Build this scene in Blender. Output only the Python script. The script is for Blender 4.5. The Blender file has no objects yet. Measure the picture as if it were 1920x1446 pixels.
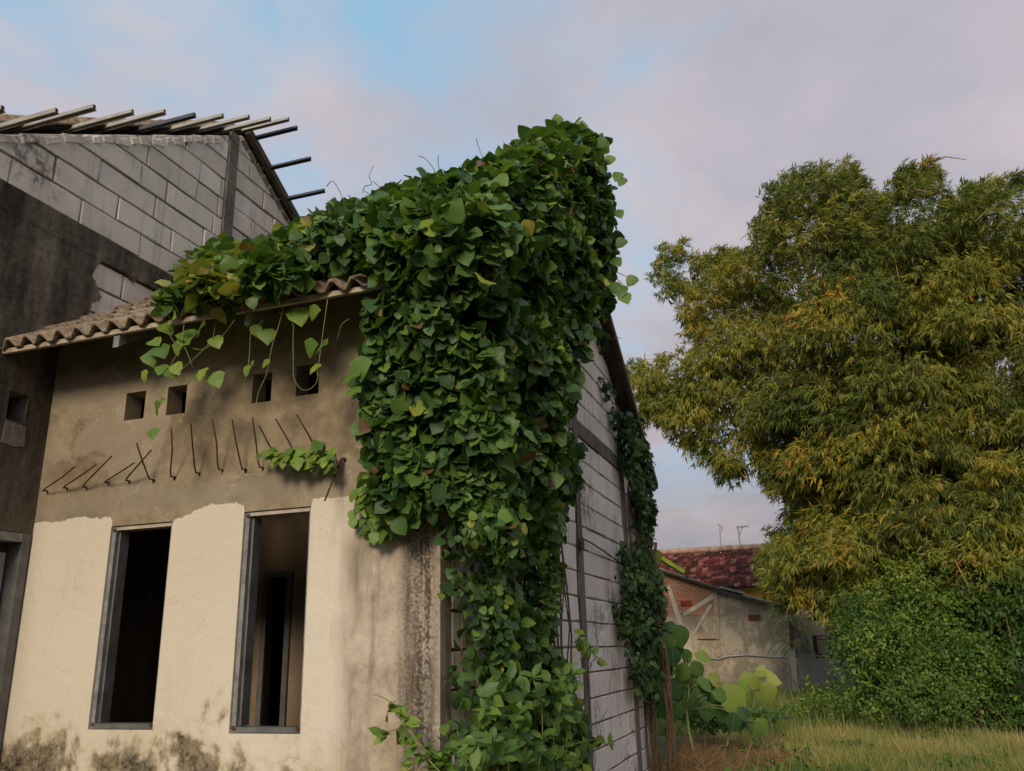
import bpy, math, random
import numpy as np
from mathutils import Matrix, Vector
random.seed(7); rng = np.random.default_rng(11)
S = bpy.context.scene; COL = S.collection
# ------------------------------------------------------------------ camera
FPX = 1584.76
RR = np.array([[0.94372914, 0.32981746, -0.02440796],
               [0.12050774, -0.27421012, 0.95408946],
               [-0.30798245, 0.90334338, 0.29852564]])     # rows: right, up, forward
CAM = np.array([0.0, 0.0, 1.5])
cd = bpy.data.cameras.new('camera'); cam = bpy.data.objects.new('camera', cd); COL.objects.link(cam)
cd.sensor_width = 36.0; cd.lens = FPX/1920*36; cd.clip_end = 2000
m = Matrix.Identity(4)
for r in range(3):
    m[r][0], m[r][1], m[r][2], m[r][3] = RR[0][r], RR[1][r], -RR[2][r], CAM[r]
cam.matrix_world = m; S.camera = cam
S.view_settings.view_transform = 'Standard'; S.view_settings.look = 'None'
S.view_settings.exposure = 0.0; S.view_settings.gamma = 1.0; S.view_settings.use_curve_mapping = False
SUN_EL, SUN_AZ = math.radians(25), math.radians(176)      # sun stands behind the camera, low
SKY_OFF = (0.1, 5.2, .9)
SUN_STRENGTH, SKY_STRENGTH = 2.5, 0.12

# ------------------------------------------------------------------ node helper
class NT:
    def __init__(s, tree): s.t = tree; s.t.nodes.clear()
    def n(s, typ, **kw):
        nd = s.t.nodes.new(typ)
        for k, v in kw.items(): setattr(nd, k, v)
        return nd
    def put(s, v, sock):
        if v is None: return
        if isinstance(v, bpy.types.NodeSocket): s.t.links.new(v, sock)
        else:
            if sock.type == 'RGBA' and not isinstance(v, (int, float)): v = tuple(v)[:3] + (1,)
            sock.default_value = v
    def math(s, op, a, b=None, c=None, clamp=False):
        nd = s.n('ShaderNodeMath', operation=op, use_clamp=clamp)
        for i, v in enumerate((a, b, c)):
            if v is not None: s.put(v, nd.inputs[i])
        return nd.outputs[0]
    def vmath(s, op, a, b=None):
        nd = s.n('ShaderNodeVectorMath', operation=op); s.put(a, nd.inputs[0])
        if b is not None: s.put(b, nd.inputs[3] if op == 'SCALE' else nd.inputs[1])
        return nd.outputs['Value'] if op in ('DOT_PRODUCT', 'LENGTH') else nd.outputs[0]
    def noise(s, vec, scale, detail=5, rough=.55, dist=0.0, out='Fac'):
        nd = s.n('ShaderNodeTexNoise'); s.put(vec, nd.inputs['Vector'])
        for k, v in (('Scale', scale), ('Detail', detail), ('Roughness', rough), ('Distortion', dist)): nd.inputs[k].default_value = v
        return nd.outputs[out]
    def voro(s, vec, scale, feature='F1', out='Distance'):
        nd = s.n('ShaderNodeTexVoronoi', feature=feature); s.put(vec, nd.inputs['Vector']); nd.inputs['Scale'].default_value = scale
        return nd.outputs[out]
    def ramp(s, fac, stops, interp='LINEAR'):
        nd = s.n('ShaderNodeValToRGB'); nd.color_ramp.interpolation = interp; s.put(fac, nd.inputs[0])
        e = nd.color_ramp.elements
        while len(e) < len(stops): e.new(0.5)
        for i, (p, c) in enumerate(stops):
            e[i].position = p; e[i].color = (c, c, c, 1) if isinstance(c, (int, float)) else tuple(c)[:3] + (1,)
        return nd.outputs[0]
    def curve(s, v, pts, lo, hi):
        """piecewise-linear function of v on [lo, hi]"""
        return s.ramp(s.mapr(v, lo, hi), [((p-lo)/(hi-lo), y) for p, y in pts])
    def mix(s, f, a, b, blend='MIX'):
        nd = s.n('ShaderNodeMix', data_type='RGBA', blend_type=blend); s.put(f, nd.inputs[0]); s.put(a, nd.inputs[6]); s.put(b, nd.inputs[7])
        return nd.outputs[2]
    def mapr(s, v, a, b, c=0.0, d=1.0, t='LINEAR'):
        nd = s.n('ShaderNodeMapRange', interpolation_type=t, clamp=True); s.put(v, nd.inputs[0])
        for i, x in enumerate((a, b, c, d)): s.put(x, nd.inputs[1+i])
        return nd.outputs[0]
    def xyz(s, v):
        nd = s.n('ShaderNodeSeparateXYZ'); s.put(v, nd.inputs[0]); return nd.outputs
    def comb(s, x, y, z):
        nd = s.n('ShaderNodeCombineXYZ')
        for i, v in enumerate((x, y, z)): s.put(v, nd.inputs[i])
        return nd.outputs[0]
    def pos(s): return s.n('ShaderNodeNewGeometry').outputs['Position']
    def attr(s, name, out='Fac'): return s.n('ShaderNodeAttribute', attribute_name=name).outputs[out]
    def bump(s, h, strength=.3, dist=.02):
        nd = s.n('ShaderNodeBump'); nd.inputs['Strength'].default_value = strength; nd.inputs['Distance'].default_value = dist; s.put(h, nd.inputs['Height'])
        return nd.outputs[0]
    def scaled(s, v, sc):
        nd = s.n('ShaderNodeMapping'); s.put(v, nd.inputs[0]); nd.inputs['Scale'].default_value = sc; return nd.outputs[0]
    def rnd(s): return s.n('ShaderNodeObjectInfo').outputs['Random']

MATS = {}
def material(name, fn):
    mt = bpy.data.materials.new(name); mt.use_nodes = True; t = NT(mt.node_tree)
    out = t.n('ShaderNodeOutputMaterial'); b = t.n('ShaderNodeBsdfPrincipled')
    r = fn(t); col, rough, nrm = r[0], r[1], (r[2] if len(r) > 2 else None); extra = r[3] if len(r) > 3 else {}
    t.put(col, b.inputs['Base Color']); t.put(rough, b.inputs['Roughness'])
    if nrm is not None: t.put(nrm, b.inputs['Normal'])
    b.inputs['Specular IOR Level'].default_value = extra.get('spec', .3)
    if 'metal' in extra: t.put(extra['metal'], b.inputs['Metallic'])
    sh = b.outputs[0]
    if 'trans' in extra:
        tr = t.n('ShaderNodeBsdfTranslucent'); t.put(t.mix(1.0, col, (1.0, .95, .45), 'MULTIPLY') , tr.inputs[0])
        mx = t.n('ShaderNodeMixShader'); mx.inputs[0].default_value = extra['trans']
        t.t.links.new(sh, mx.inputs[1]); t.t.links.new(tr.outputs[0], mx.inputs[2]); sh = mx.outputs[0]
    t.t.links.new(sh, out.inputs[0]); MATS[name] = mt; return mt

# ------------------------------------------------------------------ world: evening sky with broken cloud
w = bpy.data.worlds.new('World'); S.world = w; w.use_nodes = True; t = NT(w.node_tree)
sky = t.n('ShaderNodeTexSky', sky_type='NISHITA'); sky.sun_disc = False; sky.sun_elevation = SUN_EL; sky.sun_rotation = SUN_AZ
sky.air_density = 1.3; sky.dust_density = 2.0; sky.ozone_density = 1.5
D = t.n('ShaderNodeTexCoord').outputs['Generated']; dx = t.xyz(D)
zz = t.math('ADD', t.math('MAXIMUM', dx[2], 0.0), .22)
P2 = t.comb(t.math('DIVIDE', dx[0], zz), t.math('DIVIDE', dx[1], zz), 0.0)
wp = t.vmath('ADD', P2, t.vmath('SCALE', t.vmath('SUBTRACT', t.noise(P2, 1.6, 4, .5, 0, 'Color'), (.5, .5, .5)), .55))
cl1 = t.noise(t.vmath('ADD', t.scaled(wp, (1.0, .8, 1)), SKY_OFF), 1.5, 6, .50)
cl2 = t.noise(t.vmath('ADD', wp, (8.0, 2.0, .7)), 3.6, 6, .52)
side = t.math('ADD', t.vmath('DOT_PRODUCT', D, (.42, .12, -.50)), .16)               # cloud thickens towards the low right-hand sky
dens = t.math('ADD', t.math('MULTIPLY', side, .55), t.math('ADD', t.math('MULTIPLY', cl1, 1.15), t.math('MULTIPLY', t.math('SUBTRACT', cl2, .5), .30)))
cover = t.math('MAXIMUM', t.mapr(dens, .40, .63, t='SMOOTHSTEP'), t.mapr(dx[2], .34, .10, t='SMOOTHSTEP'))
shade = t.math('ADD', t.math('MULTIPLY', t.mapr(dens, .40, .95), .55), t.math('MULTIPLY', t.math('SUBTRACT', t.noise(t.vmath('ADD', wp, (.35, -.25, .3)), 2.2, 5, .5), .5), 1.5))
cgrad = t.mapr(dx[2], .02, .50, .62, .97)
ccol = t.ramp(t.math('MULTIPLY', t.math('ADD', shade, .12), t.mapr(dx[2], .0, .25, .8, 1.0)), [(.0, (6.1, 5.15, 5.15)), (.28, (5.15, 4.62, 4.9)), (.55, (4.25, 4.0, 4.5)), (.85, (3.65, 3.42, 3.9))])
skyblue = t.mix(.75, sky.outputs[0], (3.0, 5.2, 7.2))
ccol = t.vmath('SCALE', ccol, cgrad)
wc = t.mix(t.math('MULTIPLY', cover, .96), skyblue, ccol)
bg = t.n('ShaderNodeBackground'); t.put(wc, bg.inputs[0]); bg.inputs[1].default_value = SKY_STRENGTH
t.t.links.new(bg.outputs[0], t.n('ShaderNodeOutputWorld').inputs[0])
# ------------------------------------------------------------------ sun (soft, through haze)
sl = bpy.data.lights.new('sun', 'SUN'); sl.energy = SUN_STRENGTH; sl.angle = math.radians(17); sl.color = (1.0, .82, .62)
so = bpy.data.objects.new('sun', sl); COL.objects.link(so)
sd = Vector((math.sin(SUN_AZ)*math.cos(SUN_EL), math.cos(SUN_AZ)*math.cos(SUN_EL), math.sin(SUN_EL)))
so.rotation_euler = sd.to_track_quat('Z', 'Y').to_euler()

# ------------------------------------------------------------------ geometry helpers
def ray(px, py): return RR.T @ np.array([(px-960)/FPX, -(py-723)/FPX, 1.0])
def U(px, py, x=None, y=None, z=None):
    d = ray(px, py)
    k = x/d[0] if x is not None else (y/d[1] if y is not None else (z-1.5)/d[2])
    return CAM + d*k
def proj(P):
    q = (np.asarray(P, float)-CAM) @ RR.T
    zc = np.maximum(q[..., 2], .05)
    return np.stack([960+FPX*q[..., 0]/zc, 723-FPX*q[..., 1]/zc], -1), q[..., 2]
def inpoly(pts, poly):
    x, y = pts[..., 0], pts[..., 1]; r = np.zeros(x.shape, bool); n = len(poly)
    for i in range(n):
        x1, y1 = poly[i]; x2, y2 = poly[(i+1) % n]
        c = ((y1 > y) != (y2 > y)); xx = (x2-x1)*(y-y1)/((y2-y1) if y2 != y1 else 1e-9)+x1
        r ^= c & (x < xx)
    return r
def polydist(pts, poly):
    d = np.full(pts.shape[:-1], 1e9); n = len(poly)
    for i in range(n):
        a = np.array(poly[i], float); b = np.array(poly[(i+1) % n], float); ab = b-a
        k = np.clip(((pts-a)@ab)/(ab@ab+1e-9), 0, 1)
        d = np.minimum(d, np.linalg.norm(pts-(a+k[..., None]*ab), axis=-1))
    return d
def nrm(v): return v/np.maximum(np.linalg.norm(v, axis=-1, keepdims=True), 1e-9)

def link(name, me, mat=None, parent=None, loc=None):
    o = bpy.data.objects.new(name, me); COL.objects.link(o)
    if me is not None and mat is not None and len(me.materials) == 0: me.materials.append(MATS[mat] if isinstance(mat, str) else mat)
    if parent is not None: o.parent = parent
    if loc is not None: o.location = loc
    return o
def tag(o, label=None, cat=None, group=None, kind=None):
    for k, v in (('label', label), ('category', cat), ('group', group), ('kind', kind)):
        if v: o[k] = v
    return o
def thing(name, label, cat, group=None):
    return tag(link(name, None), label, cat, group)
def smooth_path(pts, k=4):
    pts = [np.array(p, float) for p in pts]; P = [2*pts[0]-pts[1]]+pts+[2*pts[-1]-pts[-2]]; out_ = []
    for i in range(1, len(P)-2):
        a, b, c, d = P[i-1], P[i], P[i+1], P[i+2]
        for j in range(k):
            u = j/k; out_.append(.5*(2*b+(c-a)*u+(2*a-5*b+4*c-d)*u*u+(3*b-a-3*c+d)*u**3))
    return out_+[pts[-1]]
class MB:
    def __init__(s): s.v = []; s.f = []
    def add(s, vs, fs):
        k = len(s.v); s.v += [tuple(map(float, q)) for q in vs]; s.f += [tuple(i+k for i in f) for f in fs]; return s
    def box(s, a, b):
        (x0, y0, z0), (x1, y1, z1) = a, b
        return s.add([(x0,y0,z0),(x1,y0,z0),(x1,y1,z0),(x0,y1,z0),(x0,y0,z1),(x1,y0,z1),(x1,y1,z1),(x0,y1,z1)],
                     [(0,3,2,1),(4,5,6,7),(0,1,5,4),(1,2,6,5),(2,3,7,6),(3,0,4,7)])
    def prism(s, poly, axis, a, b):
        """poly: 2-D points; extruded along axis (0,1,2) from a to b"""
        def mk(p, w):
            return (w, p[0], p[1]) if axis == 0 else ((p[0], w, p[1]) if axis == 1 else (p[0], p[1], w))
        n = len(poly)
        return s.add([mk(p, a) for p in poly]+[mk(p, b) for p in poly],
                     [tuple(range(n))[::-1], tuple(range(n, 2*n))]+[(i, (i+1) % n, (i+1) % n+n, i+n) for i in range(n)])
    def bar(s, p, q, wd, ht, up=(0, 0, 1)):
        p, q = np.array(p, float), np.array(q, float); d = nrm(q-p); u = np.array(up, float); x = nrm(np.cross(d, u)); u = np.cross(x, d)
        vs = [e+sx*x*wd/2+su*u*ht/2 for e in (p, q) for sx, su in ((-1,-1),(1,-1),(1,1),(-1,1))]
        return s.add(vs, [(0,3,2,1),(4,5,6,7),(0,1,5,4),(1,2,6,5),(2,3,7,6),(3,0,4,7)])
    def tube(s, pts, rad, sides=5):
        pts = [np.array(q, float) for q in pts]; n = len(pts); rad = [rad]*n if isinstance(rad, (int, float)) else rad
        vs = []; ref = np.array([.31, .52, .79])
        for i, q in enumerate(pts):
            d = nrm(pts[min(i+1, n-1)]-pts[max(i-1, 0)]); x = nrm(np.cross(d, ref)); y = np.cross(d, x)
            vs += [q+rad[i]*(math.cos(2*math.pi*k/sides)*x+math.sin(2*math.pi*k/sides)*y) for k in range(sides)]
        fs = [(i*sides+k, i*sides+(k+1) % sides, (i+1)*sides+(k+1) % sides, (i+1)*sides+k) for i in range(n-1) for k in range(sides)]
        fs += [tuple(range(sides))[::-1], tuple((n-1)*sides+k for k in range(sides))]
        return s.add(vs, fs)
    def mesh(s, name, smooth=False):
        me = bpy.data.meshes.new(name); me.from_pydata(s.v, [], s.f); me.update()
        if smooth: me.polygons.foreach_set('use_smooth', [True]*len(me.polygons))
        return me
    def build(s, name, mat, parent=None, smooth=False): return link(name, s.mesh(name, smooth), mat, parent)
def holed_wall(mb, axis, u0, u1, z0, z1, w0, w1, holes, du=10.0):
    """upright wall slab; axis 0: wall in the YZ plane, axis 1: in the XZ plane; holes (ua, ub, za, zb) get real reveals"""
    us = sorted({u0, u1, *[h[i] for h in holes for i in (0, 1)]}); zs = sorted({z0, z1, *[h[i] for h in holes for i in (2, 3)]})
    us = [u for u in us if u0 <= u <= u1]; zs = [z for z in zs if z0 <= z <= z1]
    def mk(u, wv, z): return (wv, u, z) if axis == 0 else (u, wv, z)
    def solid(i, j):
        if not (0 <= i < len(us)-1 and 0 <= j < len(zs)-1): return False
        uc, zc = (us[i]+us[i+1])/2, (zs[j]+zs[j+1])/2
        return not any(a < uc < b and c < zc < d for a, b, c, d in holes)
    for i in range(len(us)-1):
        for j in range(len(zs)-1):
            if not solid(i, j): continue
            a, b, c, d = us[i], us[i+1], zs[j], zs[j+1]; vs = [mk(u, wv, z) for wv in (w0, w1) for u, z in ((a,c),(b,c),(b,d),(a,d))]
            f = [(0,1,2,3), (7,6,5,4)]
            if not solid(i-1, j): f.append((0,3,7,4))
            if not solid(i+1, j): f.append((1,5,6,2))
            if not solid(i, j-1): f.append((0,4,5,1))
            if not solid(i, j+1): f.append((3,2,6,7))
            mb.add(vs, f)
    return mb
def mass(name, T, F, pos, X, Y, Z, sc, tone, mat, parent=None, kind='stuff'):
    """many copies of one small template joined in one mesh"""
    T = np.asarray(T, float); F = np.asarray(F, int); N = len(pos)
    sc = np.asarray(sc, float); sc = sc[:, None]*np.ones((1, 3)) if sc.ndim == 1 else sc
    V = (pos[:, None, :]+(T[None, :, 0:1]*sc[:, None, 0:1])*X[:, None, :]+(T[None, :, 1:2]*sc[:, None, 1:2])*Y[:, None, :]+(T[None, :, 2:3]*sc[:, None, 2:3])*Z[:, None, :]).reshape(-1, 3)
    L = (F[None]+(np.arange(N)*len(T))[:, None, None]).reshape(-1, F.shape[1])
    me = bpy.data.meshes.new(name); me.vertices.add(len(V)); me.vertices.foreach_set('co', V.ravel().astype(np.float32))
    k = F.shape[1]; me.loops.add(L.size); me.loops.foreach_set('vertex_index', L.ravel().astype(np.int32))
    me.polygons.add(len(L)); me.polygons.foreach_set('loop_start', np.arange(0, L.size, k, dtype=np.int32))
    at = me.attributes.new('tone', 'FLOAT', 'POINT'); at.data.foreach_set('value', np.repeat(tone, len(T)).astype(np.float32))
    au = me.attributes.new('lx', 'FLOAT', 'POINT'); au.data.foreach_set('value', np.tile(T[:, 0], N).astype(np.float32))
    av = me.attributes.new('ly', 'FLOAT', 'POINT'); av.data.foreach_set('value', np.tile(T[:, 1], N).astype(np.float32))
    me.update(calc_edges=True); me.polygons.foreach_set('use_smooth', [True]*len(me.polygons))
    o = link(name, me, mat, parent)
    if kind: o['kind'] = kind
    return o
def frames(tip, normal):
    Y = nrm(tip); X = nrm(np.cross(Y, normal)); Z = np.cross(X, Y); return X, Y, Z

def leaf_template(rows, fold=.16, droop=.25, wave=0.0):
    """rows: (t, half width); returns verts and triangles of a folded, drooping leaf pointing along +Y"""
    v = []; f = []
    for i, (tt, hw) in enumerate(rows[:-1]):
        zc = -droop*tt*tt; wv = wave*(1 if i % 2 else -1)
        v += [(-hw, tt, zc+fold*hw+wv*hw), (0, tt, zc), (hw, tt, zc+fold*hw-wv*hw*.6)]
    v.append((0, 1.0, -droop)); n = len(rows)-1
    for i in range(n-1):
        a, b = 3*i, 3*(i+1)
        f += [(a, a+1, b+1), (a, b+1, b), (a+1, a+2, b+2), (a+1, b+2, b+1)]
    a = 3*(n-1); f += [(a, a+1, 3*n), (a+1, a+2, 3*n)]
    return v, f
KUDZU = leaf_template([(0, .04), (.05, .25), (.20, .45), (.45, .49), (.70, .36), (.88, .17), (1, 0)], .14, .26, .09)
KUDZU2 = leaf_template([(0, .04), (.06, .30), (.22, .50), (.50, .42), (.76, .22), (1, 0)], -.14, .28, .12)
OVAL = leaf_template([(0, .02), (.3, .26), (.65, .24), (1, 0)], .2, .2)
TEAK = leaf_template([(0, .02), (.08, .16), (.25, .33), (.45, .40), (.65, .36), (.82, .22), (.93, .09), (1, 0)], .18, .30, .06)
BLADE = leaf_template([(0, .02), (.3, .10), (.65, .075), (1, 0)], .1, .35)

# ------------------------------------------------------------------ materials
def m_plaster_front(t):
    P = t.pos(); x, y, z = t.xyz(P)
    n1 = t.noise(P, 3.0, 7, .6); n2 = t.noise(P, 14, 6, .6); n3 = t.noise(P, 55, 4, .6); nl = t.noise(P, .9, 3)
    st = t.noise(t.scaled(P, (9, 9, 1.1)), 1.0, 6, .6, .3)            # run-off streaks
    # bare render
    cem = t.ramp(t.math('ADD', t.math('MULTIPLY', n1, .65), t.math('MULTIPLY', n2, .35)), [(.30, (.12, .092, .058)), (.46, (.225, .178, .115)), (.60, (.33, .268, .18)), (.75, (.40, .335, .235))])
    patch = t.mapr(t.noise(t.vmath('ADD', P, (2.3, 0, 5.1)), 1.7, 4, .5, .8), .50, .535)
    cem = t.mix(t.math('MULTIPLY', patch, .55), cem, (.34, .29, .215))
    band = t.math('MULTIPLY', t.mapr(z, 2.33, 2.42), t.mapr(t.math('ADD', z, t.math('MULTIPLY', n1, .25)), 2.68, 2.62))
    cem = t.mix(t.math('MULTIPLY', band, .6), cem, (.28, .242, .185))
    crack = t.mapr(t.voro(t.vmath('ADD', P, t.vmath('SCALE', t.noise(P, 2.2, 5, .6, 0, 'Color'), .9)), .9, 'DISTANCE_TO_EDGE'), 0, .006, 1, 0)
    cem = t.mix(t.math('MULTIPLY', crack, .45), cem, (.50, .45, .36))
    # cream paint
    paint = t.mix(t.mapr(nl, .3, .7), (.68, .615, .50), (.62, .55, .435))
    paint = t.mix(t.math('MULTIPLY', t.mapr(st, .52, .72), .22), paint, (.50, .41, .26))
    ztop = t.curve(x, [(-4.75, .365), (-4.52, .365), (-4.38, .378), (-4.25, .36), (-4.11, .362), (-4.095, .25), (-3.645, .25), (-3.63, .30), (-3.5, .34), (-3.38, .382), (-3.18, .376), (-3.13, .35), (-3.11, .26), (-2.68, .26), (-2.665, .352), (-2.60, .362), (-1.9, .33)], -4.75, -1.86)
    ztop = t.math('ADD', ztop, 2.0)
    edge = t.math('ADD', z, t.math('ADD', t.math('MULTIPLY', t.math('SUBTRACT', n2, .5), .055), t.math('MULTIPLY', t.math('SUBTRACT', n3, .5), .03)))
    pm = t.mapr(t.math('SUBTRACT', ztop, edge), -.002, .002)
    # paint worn away towards the right corner
    wear = t.math('ADD', x, t.math('ADD', t.math('MULTIPLY', t.math('SUBTRACT', n1, .5), .30), t.math('MULTIPLY', t.math('SUBTRACT', t.noise(t.scaled(P, (5, 5, .8)), 1, 5), .5), .35)))
    wm = t.mapr(wear, -2.56, -2.36)
    worn = t.ramp(t.math('ADD', t.math('MULTIPLY', n1, .5), t.math('MULTIPLY', n2, .5)), [(.33, (.30, .245, .18)), (.46, (.45, .375, .29)), (.58, (.56, .475, .375)), (.7, (.63, .55, .43))])
    worn = t.mix(t.math('MULTIPLY', t.mapr(st, .46, .64), .8), worn, (.20, .165, .12))
    col = t.mix(wm, paint, worn)
    # mould: foot of the wall, and the streak down the corner
    foot = t.math('SUBTRACT', t.math('MULTIPLY', t.math('ADD', t.noise(P, 2.6, 6, .62, .4), t.math('MULTIPLY', n2, .35)), 1.0), t.math('MULTIPLY', t.math('SUBTRACT', z, .50), .62))
    footm = t.mapr(t.math('ADD', foot, t.math('MULTIPLY', t.math('SUBTRACT', st, .5), .34)), .35, .46)
    halo = t.mapr(foot, .26, .42)
    col = t.mix(t.math('MULTIPLY', halo, .5), col, (.44, .34, .17))
    col = t.mix(t.math('MULTIPLY', footm, t.mapr(t.math('ADD', t.math('MULTIPLY', n3, .5), t.math('MULTIPLY', n2, .5)), .38, .60, 1.0, .6)), col, t.mix(t.mapr(n2, .42, .62), (.022, .018, .013), (.13, .10, .055)))
    cs = t.math('ADD', x, t.math('MULTIPLY', t.math('SUBTRACT', st, .5), .16))
    cm = t.math('MULTIPLY', t.math('MULTIPLY', t.mapr(cs, -2.16, -1.98), t.mapr(cs, -1.84, -1.93)), t.mapr(z, .6, 1.1, .35, 1))
    spk = t.mapr(t.math('ADD', t.math('MULTIPLY', n3, .5), t.math('ADD', t.math('MULTIPLY', n2, .3), t.math('MULTIPLY', t.noise(t.scaled(P, (26, 26, 1.6)), 1, 5, .6), .4))), .52, .64)
    col = t.mix(t.math('MULTIPLY', t.math('MULTIPLY', cm, t.mapr(spk, 0, 1, .15, 1)), .88), col, (.035, .027, .02))
    hair = t.mapr(t.voro(t.vmath('ADD', P, t.vmath('SCALE', t.noise(P, 3.5, 5, .6, 0, 'Color'), .7)), 1.3, 'DISTANCE_TO_EDGE'), 0, .0035, 1, 0)
    col = t.mix(t.math('MULTIPLY', t.math('MULTIPLY', hair, t.mapr(n1, .48, .58)), .55), col, (.24, .19, .13))
    col = t.mix(pm, cem, col)
    col = t.mix(t.math('MULTIPLY', t.mapr(n3, .60, .72), .25), col, (.10, .08, .06))
    h = t.math('ADD', t.math('MULTIPLY', n2, .7), t.math('ADD', t.math('MULTIPLY', n3, .3), t.math('ADD', t.math('MULTIPLY', pm, .25), t.math('MULTIPLY', patch, .3))))
    return col, .9, t.bump(h, .5, .012), {'spec': .12}
material('weathered_front_plaster', m_plaster_front)
def m_block(t):
    P = t.pos(); r = t.rnd(); n1 = t.noise(P, 2.0, 6, .6); n2 = t.noise(P, 18, 5, .6); pit = t.mapr(t.noise(P, 75, 3, .7), .60, .70)
    base = t.mix(r, (.72, .64, .575), (.87, .79, .715)); base = t.mix(t.math('MULTIPLY', t.mapr(n1, .48, .72), .6), base, (.56, .485, .42))
    st = t.noise(t.scaled(P, (10, 10, .9)), 1.0, 6, .62)
    base = t.mix(t.math('MULTIPLY', t.mapr(st, .54, .74), .5), base, (.33, .295, .26))
    mold = t.math('MULTIPLY', t.mapr(t.noise(t.vmath('ADD', P, (0, 4.4, 1.2)), 1.1, 5, .6), .53, .64), t.mapr(n2, .42, .58))
    base = t.mix(t.math('MULTIPLY', mold, .8), base, (.13, .115, .095))
    base = t.mix(t.math('MULTIPLY', pit, .5), base, (.22, .20, .18))
    return base, .95, t.bump(t.math('SUBTRACT', t.math('MULTIPLY', n2, .5), pit), .35, .006), {'spec': .08}
material('pale_block', m_block)
def m_mortar(t):
    P = t.pos(); n = t.noise(P, 30, 5, .6); n1 = t.noise(P, 3, 4)
    return t.ramp(t.math('ADD', t.math('MULTIPLY', n, .5), t.math('MULTIPLY', n1, .5)), [(.35, (.10, .085, .072)), (.65, (.27, .24, .21))]), .95, t.bump(n, .6, .01), {'spec': .05}
material('dark_mortar', m_mortar)
def m_cement(t):
    P = t.pos(); n = t.noise(P, 26, 6, .65); n1 = t.noise(P, 2.4, 6, .6); st = t.noise(t.scaled(P, (8, 8, 1.2)), 1, 5)
    c = t.ramp(t.math('ADD', t.math('MULTIPLY', n, .45), t.math('MULTIPLY', n1, .55)), [(.32, (.10, .088, .075)), (.5, (.19, .17, .145)), (.68, (.28, .255, .225))])
    c = t.mix(t.math('MULTIPLY', t.mapr(st, .5, .68), .6), c, (.085, .072, .06))
    return c, .95, t.bump(n, .7, .012), {'spec': .08}
material('rough_cement', m_cement)
def m_gplaster(t):
    P = t.pos(); x, y, z = t.xyz(P); n = t.noise(P, 22, 6, .65); n1 = t.noise(P, 1.5, 6, .62); st = t.noise(t.scaled(P, (6, 6, .8)), 1, 6, .6, .2)
    c = t.ramp(t.math('ADD', t.math('MULTIPLY', n, .25), t.math('ADD', t.math('MULTIPLY', st, .45), t.math('MULTIPLY', n1, .3))), [(.36, (.028, .025, .021)), (.46, (.068, .059, .048)), (.56, (.15, .128, .10)), (.70, (.33, .285, .23))])
    low = t.mapr(z, 2.2, 3.3, 1, 0)
    c = t.mix(t.math('MULTIPLY', low, .45), c, t.mix(n1, (.10, .085, .07), (.20, .17, .13)))
    return c, .95, t.bump(n, .6, .012), {'spec': .06}
material('mouldy_side_plaster', m_gplaster)
def m_tile(t):
    P = t.pos(); n = t.noise(P, 24, 5, .6); n1 = t.noise(P, 4, 4)
    c = t.mix(t.rnd(), (.23, .175, .125), (.34, .27, .195)); c = t.mix(t.mapr(n, .42, .68), c, (.10, .08, .06)); c = t.mix(t.math('MULTIPLY', t.mapr(n1, .55, .68), .6), c, (.09, .085, .05))
    return c, .92, t.bump(n, .5, .008), {'spec': .1}
material('weathered_roof_tile', m_tile)
def simple(name, c1, c2, sc=12, rough=.8, bump=.3, bd=.01, **ex):
    def fn(t):
        P = t.pos(); n = t.noise(P, sc, 6, .62)
        return t.mix(t.mapr(n, .36, .64), c1, c2), rough, t.bump(n, bump, bd), ex
    return material(name, fn)
simple('galvanised_frame', (.15, .155, .15), (.27, .27, .255), 16, .55, .15, .004, spec=.35)
simple('underlit_frame', (.50, .45, .37), (.36, .31, .24), 9, .7, .2, .004)  # window head rail: cream light from below put into a paler colour
simple('grey_frame', (.17, .17, .16), (.10, .10, .095), 7, .6, .15, .004)
simple('galvanised_purlin', (.48, .44, .37), (.36, .33, .28), 9, .45, .1, .003, spec=.45, metal=.25)
simple('dark_purlin', (.055, .06, .085), (.10, .10, .115), 9, .5, .1, .003, spec=.4)
simple('brown_rafter', (.10, .065, .045), (.055, .04, .032), 9, .7, .2, .004)
simple('eave_batten', (.52, .44, .32), (.30, .25, .18), 14, .7, .2, .004)
simple('rusty_rebar', (.055, .026, .017), (.105, .043, .022), 40, .85, .4, .003)
simple('rust', (.055, .024, .014), (.11, .045, .022), 40, .9, .4, .003)
simple('interior_wall', (.36, .27, .18), (.26, .19, .125), 3, .9, .2, .01, spec=.1)
simple('near_black', (.03, .027, .024), (.05, .045, .04), 6, .95, .2, .01, spec=.05)  # even near-black for boarding, floor, dark leaf and bar holes
simple('pale_board', (.42, .41, .38), (.20, .19, .17), 3, .8, .2, .004)
simple('vine_stem', (.085, .055, .032), (.17, .115, .065), 25, .85, .4, .004)
simple('green_stem', (.17, .21, .06), (.28, .30, .10), 20, .7, .2, .003)
simple('culm', (.40, .25, .08), (.22, .16, .055), 5, .6, .2, .006)
simple('wood_pale', (.50, .37, .27), (.36, .26, .18), 8, .8, .3, .006)
simple('concrete_pale', (.62, .56, .46), (.44, .39, .32), 5, .9, .3, .01, spec=.1)
simple('concrete_mid', (.46, .41, .33), (.31, .275, .22), 3, .92, .3, .012, spec=.1)
simple('yellow_wall', (.85, .50, .10), (.75, .40, .07), 3, .8, .2, .01)
simple('peach_wall', (.55, .41, .27), (.44, .32, .20), 2, .85, .2, .01)
simple('black_iron', (.018, .017, .016), (.035, .032, .03), 12, .6, .1, .002)
simple('red_vent', (.36, .085, .045), (.26, .055, .03), 9, .8, .2, .004)
simple('moss_green', (.30, .36, .02), (.18, .24, .02), 5, .8, .3, .008)
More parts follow.
